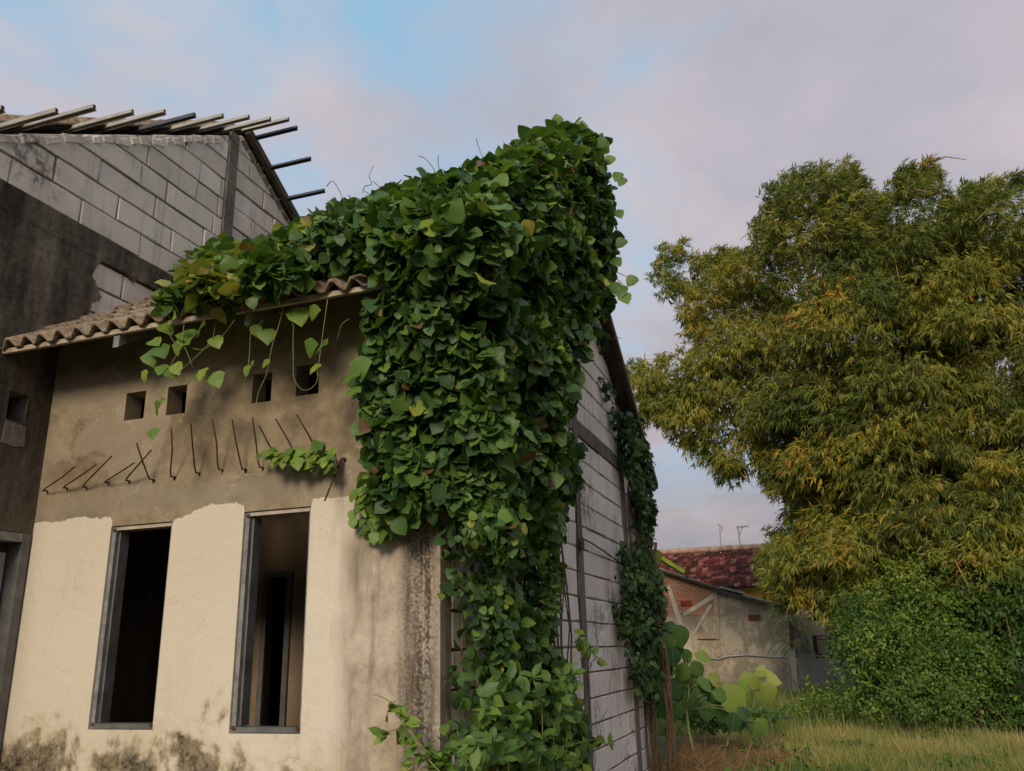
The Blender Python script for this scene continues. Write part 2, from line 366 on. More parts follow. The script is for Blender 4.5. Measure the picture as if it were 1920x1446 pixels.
simple('dark_sheet', (.045, .04, .036), (.09, .08, .07), 6, .7, .2, .006)
simple('grey_sheet', (.34, .33, .31), (.24, .23, .21), 5, .6, .2, .006)
simple('plastic_pipe', (.50, .49, .46), (.36, .35, .32), 6, .5, .1, .003)
simple('ridge_mortar', (.55, .36, .25), (.34, .20, .14), 5, .9, .4, .02)
simple('aerial_metal', (.50, .45, .42), (.38, .34, .31), 8, .5, .1, .002)
def m_far_tile(t):
    P = t.pos(); ti = t.attr('tone'); n = t.noise(P, 1.3, 5, .65); n2 = t.noise(P, 9, 4)
    c = t.ramp(ti, [(0, (.13, .03, .022)), (.5, (.20, .045, .032)), (.8, (.29, .085, .06)), (1, (.33, .14, .10))])
    dk = t.mapr(t.math('ADD', t.math('MULTIPLY', n, .6), t.math('ADD', t.math('MULTIPLY', n2, .25), t.math('MULTIPLY', ti, .15))), .46, .58, 1, 0)
    return t.mix(t.math('MULTIPLY', dk, .9), c, (.045, .018, .015)), .85, t.bump(n2, .3, .02), {'spec': .15}
material('red_roof_tile', m_far_tile)
def m_brickwall(t):
    P = t.pos(); x, y, z = t.xyz(P)
    br = t.n('ShaderNodeTexBrick'); t.put(t.comb(x, z, 0.0), br.inputs['Vector'])
    for k, v in (('Scale', 1.0), ('Mortar Size', .012), ('Brick Width', .22), ('Row Height', .066)): br.inputs[k].default_value = v
    br.inputs['Color1'].default_value = (.40, .13, .06, 1); br.inputs['Color2'].default_value = (.30, .085, .04, 1); br.inputs['Mortar'].default_value = (.40, .31, .23, 1)
    n = t.noise(P, 2.2, 5, .6); c = t.mix(t.math('MULTIPLY', t.mapr(n, .5, .68), .6), br.outputs[0], (.40, .32, .24))
    return c, .9, t.bump(br.outputs[1], .5, .02), {'spec': .1}
material('brickwork', m_brickwall)
def m_outplaster(t):
    P = t.pos(); x, y, z = t.xyz(P); n = t.noise(P, 1.0, 6, .6, .6); n2 = t.noise(P, 7, 5, .6); st = t.noise(t.scaled(P, (3, 3, .5)), 1, 5)
    c = t.ramp(t.math('ADD', t.math('MULTIPLY', n, .7), t.math('MULTIPLY', n2, .3)), [(.36, (.27, .23, .165)), (.48, (.35, .30, .22)), (.52, (.50, .43, .32)), (.7, (.58, .50, .375))])
    c = t.mix(t.math('MULTIPLY', t.mapr(st, .52, .7), .5), c, (.17, .145, .105)); c = t.mix(t.mapr(t.math('ADD', z, t.math('MULTIPLY', n, .4)), 1.2, .7, 0, .6), c, (.16, .135, .11))
    return c, .92, t.bump(n2, .3, .02), {'spec': .08}
material('outbuilding_plaster', m_outplaster)
def leafmat(name, stops, rough=.5, trans=.22, vein=0.0, spec=.35):
    def fn(t):
        g = t.n('ShaderNodeNewGeometry'); P = g.outputs['Position']
        v = t.math('ADD', t.attr('tone'), t.math('MULTIPLY', t.math('SUBTRACT', t.noise(P, 7, 3), .5), .16))
        c = t.ramp(v, stops)
        if vein:
            lx, ly = t.attr('lx'), t.attr('ly'); ax = t.math('ABSOLUTE', lx)
            mid = t.mapr(ax, .006, .022, 1, 0)
            rib = t.math('PINGPONG', t.math('SUBTRACT', ly, t.math('MULTIPLY', ax, .75)), .065)
            c = t.mix(t.math('MULTIPLY', t.math('MAXIMUM', mid, t.mapr(rib, .0, .012, .8, 0)), vein), c, t.mix(.5, c, (.30, .38, .12)))
            h = t.math('ADD', t.math('MULTIPLY', t.mapr(rib, 0, .03), .6), t.mapr(ax, 0, .03))
            hb = t.bump(h, .12, .006)
        else: hb = None
        sp = t.mapr(t.noise(P, 38, 3), .66, .74); c = t.mix(t.math('MULTIPLY', sp, .35), c, (.12, .085, .03))
        return c, rough, hb, {'trans': trans, 'spec': spec}
    return material(name, fn)
leafmat('kudzu_leaf', [(0, (.032, .080, .026)), (.30, (.080, .170, .036)), (.60, (.155, .265, .042)), (.80, (.26, .37, .052)), (.90, (.38, .36, .07)), (.96, (.20, .12, .04)), (1, (.13, .06, .03))], .45, .32, .35)
leafmat('creeper_leaf', [(0, (.020, .050, .018)), (.4, (.045, .10, .028)), (.75, (.09, .165, .036)), (.92, (.15, .17, .045)), (1, (.14, .07, .03))], .55, .2)
leafmat('bamboo_leaf', [(0, (.065, .10, .020)), (.30, (.165, .205, .034)), (.55, (.31, .31, .046)), (.75, (.47, .38, .054)), (.90, (.55, .30, .045)), (1, (.42, .14, .025))], .5, .40)
leafmat('shrub_leaf', [(0, (.035, .085, .016)), (.4, (.105, .19, .028)), (.75, (.215, .29, .038)), (1, (.36, .34, .05))], .55, .3)
leafmat('teak_leaf', [(0, (.035, .085, .045)), (.4, (.085, .18, .05)), (.75, (.21, .34, .06)), (1, (.36, .34, .08))], .5, .3, .8)
leafmat('grass_blade', [(0, (.07, .13, .024)), (.35, (.18, .205, .045)), (.6, (.32, .285, .085)), (.85, (.42, .345, .13)), (1, (.40, .24, .12))], .6, .3)
leafmat('dry_stalk', [(0, (.12, .075, .035)), (.5, (.23, .125, .06)), (1, (.32, .20, .09))], .8, .1)
def m_ground(t):
    P = t.pos(); n = t.noise(P, .6, 6, .6); n2 = t.noise(P, 9, 5)
    return t.ramp(t.math('ADD', t.math('MULTIPLY', n, .6), t.math('MULTIPLY', n2, .4)), [(.35, (.05, .055, .02)), (.5, (.10, .085, .04)), (.65, (.17, .125, .065))]), .95, t.bump(n2, .6, .05), {'spec': .05}
material('soil_and_grass', m_ground)

# ------------------------------------------------------------------ setting constants (metres)
XS, YF, XG, YE = -1.861, 4.2, -4.746, 3.797           # side wall, front wall, neighbour's gable wall, eave
SL = .65; RZ0 = 3.43
def roof_z(y):
    y = np.asarray(y, float); return np.where(y <= 7.1, RZ0+SL*(y-YE), RZ0+SL*(7.1-YE)-SL*(y-7.1))
# ground
gb = MB(); n = 40
gx = np.concatenate([[-300, -120, -60], np.linspace(-20, 30, n), [80, 300]]); gy = np.concatenate([[-300, -60], np.linspace(-10, 60, n), [120, 400]])
vs = [(x, y, 0.05*math.sin(x*.9+1)*math.sin(y*.5) if 9 < y < 40 and -10 < x < 25 else 0.0) for x in gx for y in gy]; ny = len(gy)
gb.add(vs, [(i*ny+j, (i+1)*ny+j, (i+1)*ny+j+1, i*ny+j+1) for i in range(len(gx)-1) for j in range(ny-1)])
tag(gb.build('ground', 'soil_and_grass'), kind='structure')
# ------------------------------------------------------------------ block walls
def clip(poly, a, b, c):
    """keep the side a*u+b*v <= c"""
    out = []; n = len(poly)
    for i in range(n):
        p, q = poly[i], poly[(i+1) % n]; dp, dq = a*p[0]+b*p[1]-c, a*q[0]+b*q[1]-c
        if dp <= 0: out.append(p)
        if dp*dq < 0:
            k = dp/(dp-dq); out.append((p[0]+k*(q[0]-p[0]), p[1]+k*(q[1]-p[1])))
    return out
def block_mesh(poly, depth=.09):
    """poly (y, z) relative to the block's centre, outer face at x = 0, chamfered rim"""
    fine = []
    for i, p in enumerate(poly):                      # worn arrises: every edge wanders a little
        q = poly[(i+1) % len(poly)]; L_ = math.hypot(q[0]-p[0], q[1]-p[1]); k_ = 3 if L_ > .3 else (2 if L_ > .1 else 1)
        fine += [(p[0]+(q[0]-p[0])*j/k_, p[1]+(q[1]-p[1])*j/k_) for j in range(k_)]
    poly = fine
    cy = sum(p[0] for p in poly)/len(poly); cz = sum(p[1] for p in poly)/len(poly); n = len(poly)
    ins = []
    for p in poly:
        dl = math.hypot(p[0]-cy, p[1]-cz); k = max(0, 1-.006*random.uniform(.5, 2.6)/max(dl, .03)); ins.append((cy+(p[0]-cy)*k, cz+(p[1]-cz)*k))
    vs = [(-depth, *p) for p in poly]+[(-.004*random.uniform(.6, 3.0), *p) for p in poly]+[(0, *p) for p in ins]
    fs = [tuple(range(2*n, 3*n))]+[(i, (i+1) % n, n+(i+1) % n, n+i) for i in range(n)]+[(n+i, n+(i+1) % n, 2*n+(i+1) % n, 2*n+i) for i in range(n)]
    return MB().add(vs, fs).mesh('block')
FULL = {}
def lay_blocks(parent, xf, runs, z0, course, nz, clips, seed=0, L=.6, name='block', keep=None):
    rnd = random.Random(seed)
    for k in range(nz):
        za, zb = z0+k*course+.0045, z0+(k+1)*course-.0045
        for (ya, yb, off) in runs:
            o = off[k % len(off)] if isinstance(off, (list, tuple)) else off
            cuts = [ya]; y = ya+o
            while y < yb-.05:
                if y > ya+.05: cuts.append(y)
                y += L if rnd.random() > .1 else L*.5
            cuts.append(yb)
            for p, q in zip(cuts[:-1], cuts[1:]):
                a, b = p+.0045, q-.0045; poly = [(a, za), (b, za), (b, zb), (a, zb)]
                if keep and not keep((a+b)/2, (za+zb)/2): continue
                for c in clips: poly = clip(poly, *c) if len(poly) > 2 else []
                if len(poly) < 3: continue
                ar = abs(sum(poly[i][0]*poly[(i+1) % len(poly)][1]-poly[(i+1) % len(poly)][0]*poly[i][1] for i in range(len(poly))))/2
                if ar < .002: continue
                cy = sum(u for u, v in poly)/len(poly); cz = sum(v for u, v in poly)/len(poly); loc = (xf+rnd.uniform(-.006, .005), cy, cz)
                if len(poly) == 4 and abs((b-a)-(L-.009)) < .002 and ar > (b-a)*(zb-za)*.999:
                    key = (round(course, 4), rnd.randrange(4))
                    if key not in FULL: FULL[key] = block_mesh([(u-cy, v-cz) for u, v in poly])
                    me = FULL[key]
                else: me = block_mesh([(u-cy, v-cz) for u, v in poly])
                o = link(name, me, 'pale_block', parent, loc); o.scale = (1, rnd.uniform(.985, 1.0), rnd.uniform(.955, 1.0)); o.rotation_euler = (rnd.uniform(-.006, .006), rnd.uniform(-.012, .012), rnd.uniform(-.006, .006))
def window_frame(parent, x0, x1, z0, z1, yf):
    wd = .032; y0, y1 = yf+.012, yf+.095
    fr = link('window_frame', None, None, parent)
    tag(fr, 'empty window opening lined with a grey metal frame')
    MB().box((x0+.004, y0, z0+.004), (x0+wd, y1, z1-.004)).build('jamb', 'galvanised_frame', fr)
    MB().box((x1-wd*.45, y0, z0+.004), (x1-.004, y1, z1-.004)).build('jamb', 'galvanised_frame', fr)
    MB().box((x0+wd+.001, y0+.002, z1-wd*.8), (x1-wd*.45-.001, y1, z1-.004)).build('head_rail', 'underlit_frame', fr)
    MB().box((x0+wd+.001, y0+.002, z0+.004), (x1-wd*.45-.001, y1, z0+wd)).build('sill_rail', 'grey_frame', fr)
    MB().box((x0+wd-.004, y0+.03, z0+wd+.002), (x0+wd+.012, y1+.02, z1-wd*.8-.002)).build('stop_bead', 'grey_frame', fr)
    for xx, zc in ((x0+.02, z0+.028), (x0+.022, z1-.026), (x1-.022, z0+.024)):
        MB().add([(xx+.014*math.cos(k*1.05)*random.uniform(.7, 1.2), y0-.0025-(.002 if k < 6 else 0), zc+.016*math.sin(k*1.05)*random.uniform(.6, 1.2)) for k in range(6)], [(0, 1, 2, 3, 4, 5)]).build('rust_spot', 'rust', fr)

# ------------------------------------------------------------------ the abandoned house
house = thing('abandoned_house', 'derelict one-storey house with cream front wall and two empty windows', 'house')
W1 = (-4.108, -3.641, 1.116, 2.300); W2 = (-3.125, -2.672, 1.100, 2.318)
VENTS = [(-4.108, -3.950, 2.985, 3.172), (-3.774, -3.625, 2.983, 3.173), (-3.129, -2.990, 2.986, 3.174), (-2.816, -2.658, 2.994, 3.186)]
fb = MB(); holed_wall(fb, 1, XG-.02, XS, 0, 3.62, YF, YF+.14, [W1, W2]+VENTS)
front = fb.build('front_wall', 'weathered_front_plaster', house)
for W in (W1, W2): window_frame(house, *W, YF)
# bent starter bars left in the lintel
zz2 = lambda x, y: (x*.3646, 560+y*.3646)
BARS = [((245,990),(383,865)), ((348,975),(493,855)), ((447,970),(575,810)), ((560,947),(690,845)), ((667,938),(777,780)), ((792,932),(702,743)), ((900,918),(881,666)), ((1027,898),(981,642)),
        ((1145,882),(1092,622)), ((1265,880),(1194,622)), ((1353,870),(1298,613)), ((1460,848),(1333,653)), ((1560,845),(1417,618)), ((1665,812),(1526,597)), ((1775,825),(1670,1040))]
for i, (b, e) in enumerate(BARS):
    A = U(*zz2(*b), y=YF); Bt = U(*zz2(*e), y=YF-.17-.03*random.random()); K = A+np.array([0, -.035, -.004]); kk = K+(Bt-K)*.12+np.array([0, -.006, 0])
    mid = K+(Bt-K)*.55+np.array([random.uniform(-.006, .006), random.uniform(-.006, .006), 0])
    MB().tube([A+np.array([0, .04, 0]), A+np.array([0, -.012, 0]), K, kk, mid, Bt], .0048, 6).build('reinforcing_bar', 'rusty_rebar', front, True)
for b, e in BARS:
    A = U(*zz2(*b), y=YF); r_ = random.uniform(.007, .012)
    MB().add([(A[0]+r_*math.cos(k*.785)*random.uniform(.6, 1.3), YF-.003, A[2]-.006+r_*1.2*math.sin(k*.785)*random.uniform(.6, 1.3)) for k in range(8)], [tuple(range(8))]).build('broken_mortar', 'near_black', front)
# side gable wall of pale blocks
sidew = MB(); ridge = (7.1, float(roof_z(7.1))-.06)
sidew.prism([(YF+.145, 0), (9.93, 0), (9.93, float(roof_z(9.93))-.06), ridge, (YF+.145, float(roof_z(YF+.145))-.06)], 0, XS-.15, XS-.014)
side_wall = sidew.build('side_wall', 'dark_mortar', house)
ca = (-SL, 1, RZ0-SL*YE-.07); cb = (SL, 1, RZ0+SL*(7.1-YE)+SL*7.1-.07)
zb0 = 1.507-7*.2045
runsS = [(YF+.15, 7.07, [.2, .5, .35, .05]), (7.23, 9.05, [.35, .1, .5, .25]), (9.22, 9.93, [.4, .2])]
lay_blocks(side_wall, XS, runsS, zb0, .2045, 16, [ca, cb], 3)
lay_blocks(side_wall, XS, runsS, 3.492, .2045, 11, [ca, cb], 5)
MB().box((XS-.013, 7.072, 0), (XS+.012, 7.228, float(roof_z(7.1))-.1)).build('column', 'rough_cement', side_wall)
MB().box((XS-.013, 9.052, 0), (XS+.010, 9.218, float(roof_z(9.2))-.1)).build('column', 'rough_cement', side_wall)
MB().box((XS-.013, 7.23, 3.353), (XS+.008, 9.05, 3.489)).build('ring_beam', 'rough_cement', side_wall)
MB().box((XS-.013, YF+.152, 3.353), (XS+.008, 7.07, 3.489)).build('ring_beam', 'rough_cement', side_wall)
MB().box((XS-.10, 9.932, 0), (XS+.01, 10.06, 3.3)).build('column', 'rough_cement', side_wall)
# rooms behind the windows
MB().box((XG+.001, YF+.141, -.1), (XS-.151, 9.80, .06)).build('floor_slab', 'near_black', house)
pb = MB(); holed_wall(pb, 1, XG+.002, XS-.152, .06, 3.3, 5.80, 5.92, [(-4.06, -3.83, .06, 2.10)]); pb.build('partition_wall', 'interior_wall', house)
MB().box((-4.075, 5.775, .06), (-4.03, 5.798, 2.13)).box((-3.86, 5.775, .06), (-3.815, 5.798, 2.13)).box((-4.03, 5.775, 2.085), (-3.86, 5.798, 2.13)).build('door_frame', 'grey_frame', house)
MB().box((-3.965, 5.95, .06), (-3.945, 6.5, 2.07)).build('door_leaf', 'pale_board', house)  # pale leaf edge stands in for a bright sliver of light
MB().box((XG+.002, 9.80, 0), (XS-.151, 9.93, 3.35)).build('rear_wall', 'interior_wall', house)
# roof: sheets, battens, rafter tails, tiles
TH = math.atan(SL); roof = link('roof', None, None, house)
def slab(mb, y0, y1, dz, th, x0, x1, f=roof_z):
    a, b = float(f(y0))+dz, float(f(y1))+dz; return mb.prism([(y0, a-th), (y1, b-th), (y1, b), (y0, a)], 0, x0, x1)
slab(MB(), 3.80, 7.1, .0, .02, XG+.001, -1.72).build('roof_boarding', 'near_black', roof)
slab(MB(), 7.1, 10.45, .0, .03, XG+.001, -1.74).build('roof_boarding', 'dark_sheet', roof)
MB().box((XG+.001, 3.772, 3.398), (-1.80, 3.798, 3.428)).build('eave_batten', 'eave_batten', roof)
for xx in (-3.835, -2.885, -1.93):
    rb = MB(); a, b = 3.80, 5.0
    for x0, x1 in ((xx-.022, xx+.022),):
        rb.prism([(a-.012, 3.318), (b, float(roof_z(b))-.095), (b, float(roof_z(b))-.022), (a-.012, 3.394)], 0, x0, x1)
    rb.build('rafter_tail', 'galvanised_frame', roof)
MB().bar((-1.70, 7.05, float(roof_z(7.05))+.0), (-1.70, 10.45, float(roof_z(10.45))), .05, .09).build('verge_beam', 'brown_rafter', roof)
MB().bar((-1.70, 3.85, float(roof_z(3.85))), (-1.70, 7.0, float(roof_z(7.0))), .05, .09).build('verge_beam', 'brown_rafter', roof)
def tile_mesh(W=.288, L=.41, amp=.046, th=.018, nper=7):
    pts = []
    for k in range(2*nper+1):
        u = k/(2*nper); c = math.cos(4*math.pi*(u-.25)); pts.append((u*W, amp*max(c, -.22) if c < 0 else amp*c**.6))
    n = len(pts); vs = [(x, 0, z) for x, z in pts]+[(x, L, z) for x, z in pts]+[(x, 0, z-th) for x, z in pts]+[(x, L, z-th) for x, z in pts]; f = []
    for i in range(n-1): f += [(i, i+1, n+i+1, n+i), (2*n+i+1, 2*n+i, 3*n+i, 3*n+i+1), (i+1, i, 2*n+i, 2*n+i+1)]
    f += [(0, n, 3*n, 2*n), (n-1, 3*n-1, 4*n-1, 2*n-1)]
    return MB().add(vs, f).mesh('tile', True)
TILE = tile_mesh(); TILE.materials.append(MATS['weathered_roof_tile'])
cov = .335
for r in range(12):
    for c in range(11):
        o = link('tile', TILE, None, roof); x = XG+.012+c*.2765
        if x > -1.9: continue
        yy = 3.735+r*cov*math.cos(TH)+random.uniform(-.008, .008)
        o.location = (x+random.uniform(-.004, .004), yy, RZ0+SL*(yy-YE)+.040+random.uniform(0, .006)); o.rotation_euler = (TH-.060+random.uniform(-.014, .014), random.uniform(-.01, .01), random.uniform(-.015, .015))
rc = MB(); rc.tube([(XG+.01, 7.1, ridge[1]+.12), (-1.7, 7.1, ridge[1]+.12)], .09, 10); rc.build('ridge_cap', 'weathered_roof_tile', roof, True)

# ------------------------------------------------------------------ the neighbouring house with the block gable
nb = thing('neighbouring_house', 'taller unfinished house with pale block gable and mould-blackened side wall', 'house')
gz = lambda y: np.minimum(4.883+.62*(np.asarray(y, float)-3.494), 6.41-.57*(np.asarray(y, float)-5.95))
DOOR = (3.18, 4.186, .25, 2.292); GV = (3.873, 4.015, 2.992, 3.178)
core = MB(); holed_wall(core, 0, 2.55, 9.9, 0, 4.40, XG-.15, XG-.030, [DOOR, GV])
core.prism([(2.75, 4.40), (9.9, 4.40), (9.9, max(4.402, float(gz(9.9))-.03)), (5.95, 6.36)], 0, XG-.15, XG-.030)
gable = core.build('gable_wall', 'dark_mortar', nb)
gA = (-.62, 1, 4.883-.62*3.494-.02); gB = (.57, 1, 6.41+.57*5.95-.02)
runsG = [(2.57, 5.77, [.454, .191, .573, .38, .13, .45, .25]), (5.90, 9.9, [.3, .05, .45, .2])]
lay_blocks(gable, XG-.014, runsG, 4.557, .2045, 9, [gA, gB], 9)
lay_blocks(gable, XG-.017, [(3.85, 6.3, [.25, .55])], 3.33, .2045, 5, [], 12)
MB().box((XG-.029, 5.772, 4.555), (XG+.004, 5.898, 6.33)).build('column', 'rough_cement', gable)
MB().box((XG-.029, 2.72, 4.362), (XG+.003, 9.9, 4.5535)).build('ring_beam', 'mouldy_side_plaster', gable)
# broken brick packing under the purlins
py_ = 2.85
for i in range(30):
    hb_ = random.uniform(.035, .085); py_ += hb_*2+.012; y = py_-hb_
    if y > 5.72: break
    z = float(gz(y))-.070+random.uniform(-.02, .012)
    bm_ = block_mesh([(-hb_+random.uniform(-.006, .006), -.03), (hb_, -.03+random.uniform(-.014, .014)), (hb_, .028), (-hb_, .028+random.uniform(-.012, .012))], .07)
    o = link('packing_brick', bm_, 'pale_block', gable, (XG-.002, y, z)); o.rotation_euler = (random.uniform(.40, .62), 0, 0)
for i in range(11):
    y = 6.0+i*.12; z = float(gz(y))-.07
    o = link('packing_brick', block_mesh([(-.055, -.03), (.055, -.035), (.055, .03), (-.055, .035)], .07), 'rough_cement', gable, (XG+.001, y, z)); o.rotation_euler = (-.5+random.uniform(-.1, .1), 0, 0)
# render coat, broken away over the roof junction
PEEL = [(166, 592), (172, 566), (192, 556), (184, 532), (172, 512), (186, 494), (204, 488), (214, 500), (232, 505), (250, 528), (285, 535), (322, 560), (330, 640), (120, 650)]
PEEL = [tuple(U(px, py, x=XG)[1:]) for px, py in PEEL]
cell = .0115; ys = np.arange(3.9, 5.5+1e-6, cell); zs = np.arange(3.43, 4.363, cell)
YC, ZC = np.meshgrid((ys[:-1]+ys[1:])/2, (zs[:-1]+zs[1:])/2, indexing='ij'); g = rng.standard_normal((40, 30))
def lat(u, v, s):
    u, v = u*s, v*s; i, j = np.floor(u).astype(int), np.floor(v).astype(int); fu, fv = u-i, v-j; fu = fu*fu*(3-2*fu); fv = fv*fv*(3-2*fv)
    G = lambda a, b: g[a % 40, b % 30]
    return (G(i, j)*(1-fu)+G(i+1, j)*fu)*(1-fv)+(G(i, j+1)*(1-fu)+G(i+1, j+1)*fu)*fv
jit = .016*lat(YC, ZC, 11)+.010*lat(YC+3, ZC, 27)
jit2 = .016*lat(YC+7, ZC, 12)+.010*lat(YC, ZC+5, 29)
solid = ~inpoly(np.stack([YC+jit, ZC+jit2], -1), PEEL)
pm_ = MB()
for i in range(solid.shape[0]):
    for j in range(solid.shape[1]):
        if not solid[i, j]: continue
        a, b, c, d = ys[i], ys[i+1], zs[j], zs[j+1]; f = [(4, 5, 6, 7)]
        if i == 0 or not solid[i-1, j]: f.append((0, 4, 7, 3))
        if i == solid.shape[0]-1 or not solid[i+1, j]: f.append((1, 2, 6, 5))
        if j == 0 or not solid[i, j-1]: f.append((0, 1, 5, 4))
        if j == solid.shape[1]-1 or not solid[i, j+1]: f.append((3, 7, 6, 2))
        pm_.add([(XG-.017, a, c), (XG-.017, b, c), (XG-.017, b, d), (XG-.017, a, d), (XG, a, c), (XG, b, c), (XG, b, d), (XG, a, d)], f)
holed_wall(pm_, 0, 2.55, 3.9, 0, 4.361, XG-.028, XG, [DOOR, GV]); holed_wall(pm_, 0, 3.9, 5.5, 0, float(zs[0]), XG-.028, XG, [DOOR, GV])
holed_wall(pm_, 0, 5.5, 9.9, 0, 4.361, XG-.028, XG, [])
pm_.build('render_coat', 'mouldy_side_plaster', gable)
# rough patched square below the vent
MB().prism([(3.865, 2.835), (3.95, 2.826), (4.035, 2.84), (4.028, 2.975), (3.875, 2.982)], 0, XG-.01, XG+.004).build('vent_patch', 'rough_cement', gable)
dfm = link('door_frame', None, None, nb); tag(dfm, 'grey door frame in the dark side wall against the corner')
MB().box((XG-.12, 4.125, .25), (XG+.006, 4.184, 2.29)).build('jamb', 'grey_frame', dfm)
MB().box((XG-.12, 3.182, .25), (XG+.006, 3.24, 2.29)).build('jamb', 'grey_frame', dfm)
MB().box((XG-.12, 3.242, 2.235), (XG+.004, 4.123, 2.288)).build('head_rail', 'galvanised_frame', dfm)
MB().box((XG-.11, 3.243, 1.52), (XG-.09, 4.10, 2.17)).build('door_panel', 'pale_board', dfm)
MB().box((XG-.125, 3.243, .25), (XG-.112, 4.122, 2.234)).build('door_leaf', 'near_black', dfm)
# light-gauge purlins running out over the gable
PUR = [(3.49,3.39,.49),(3.68,3.52,.59),(4.06,3.75,.53),(4.36,3.95,.53),(4.68,4.13,.53),(5.03,4.36,.51),(5.38,4.58,.50),(5.70,4.77,.49),(5.98,4.95,.49),(6.08,4.91,.52),(6.34,4.72,.52),(6.65,4.53,.50),(3.12,3.16,.5),(2.8,2.97,.5)]
nbroof = link('roof', None, None, nb)
for i, (y, z, ln) in enumerate(PUR):
    prof = [(-.028, 0), (-.028, .003), (-.017, .003), (-.013, .040), (.013, .040), (.017, .003), (.028, .003), (.028, 0), (.014, 0), (.010, .037), (-.010, .037), (-.014, 0)]
    a = math.atan(.62) if y < 6.0 else -math.atan(.57); a *= .25
    prof = [(u*.85, v*.85) for u, v in prof]; a += random.uniform(-.12, .12); prof = [(u*math.cos(a)-v*math.sin(a)+y, u*math.sin(a)+v*math.cos(a)+z+1.5) for u, v in prof]
    MB().prism(prof, 0, XG-1.6, XG+ln).build('purlin', 'dark_purlin' if i in (4, 9, 10, 11) else 'galvanised_purlin', nbroof)
MB().bar((XG+.035, 5.98, 6.43), (XG+.035, 9.9, 6.43-.57*3.92), .06, .07).build('verge_rafter', 'brown_rafter', nbroof)
TB = math.atan(.62)
for r in range(14):
    for c in range(2):
        o = link('tile', TILE, None, nbroof); yy = 2.4+r*cov*math.cos(TB)
        if yy > 5.75: continue
        o.location = (XG-.30-c*.2765, yy, 4.883+.62*(yy-3.494)+.10); o.rotation_euler = (TB-.03+random.uniform(-.015, .015), 0, random.uniform(-.02, .02))
MB().prism([(2.3, 4.883+.62*(2.3-3.494)+.07), (6.0, 6.515), (9.9, 4.29), (9.9, 4.25), (6.0, 6.475), (2.3, 4.883+.62*(2.3-3.494)+.03)], 0, XG-4.2, XG-.04).build('roof_boarding', 'near_black', nbroof)
MB().box((XG-4.2, 2.55, 0), (XG-.16, 2.69, 4.2)).build('front_wall', 'mouldy_side_plaster', nb)
MB().box((XG-1.2, 2.69, 0), (XG-1.1, 9.9, 4.4)).build('partition_wall', 'interior_wall', nb)
# ------------------------------------------------------------------ climbing vines
def one_leaf_mesh(T, F, tone, name='leaf'):
    T = np.asarray(T, float); me = bpy.data.meshes.new(name); me.from_pydata([tuple(v) for v in T], [], F); me.update()
    for nm, arr in (('tone', np.full(len(T), tone)), ('lx', T[:, 0]), ('ly', T[:, 1])):
        a = me.attributes.new(nm, 'FLOAT', 'POINT'); a.data.foreach_set('value', arr.astype(np.float32))
    me.polygons.foreach_set('use_smooth', [True]*len(me.polygons)); return me
LEAFV = {}
def leaf_object(parent, T, key, tone, pos, X, Y, Z, sc, mat):
    q = (key, round(float(tone)*16)/16, mat)
    if q not in LEAFV: LEAFV[q] = one_leaf_mesh(T[0], T[1], q[1])
    o = link('leaf', LEAFV[q], mat, parent); M = Matrix.Identity(4)
    for r in range(3): M[r][0], M[r][1], M[r][2], M[r][3] = X[r]*sc, Y[r]*sc, Z[r]*sc, pos[r]
    o.matrix_local = M; return o
def outside_house(P, pad=.0):
    x, y, z = P[:, 0], P[:, 1], P[:, 2]; rz = roof_z(y)
    inside = (x > XG-.2) & (x < XS+pad) & (y > YF-pad) & (y < 9.95+pad) & (z < rz+.05)
    tiles = (x > XG) & (x < -1.70) & (y > 3.72) & (y < 10.4) & (z < rz+.10) & (z > rz-.10)
    return ~(inside | tiles)
def visible_top(pos, size, n, frame=True):
    """indices of the n leaves that show largest: in front in a coarse depth grid"""
    px, dep = proj(pos); ok = (px[:, 0] > -20) & (px[:, 0] < 1940) & (px[:, 1] > -20) & (px[:, 1] < 1466) & (dep > .3)
    gx_, gy_ = (px[:, 0]//22).astype(int)+5, (px[:, 1]//22).astype(int)+5; key = gx_*1000+gy_
    best = {}
    for i in np.where(ok)[0]:
        if key[i] not in best or dep[i] < dep[best[key[i]]]: best[key[i]] = i
    cand = np.array(sorted(best.values(), key=lambda i: -size[i]/dep[i])); return cand[:n]
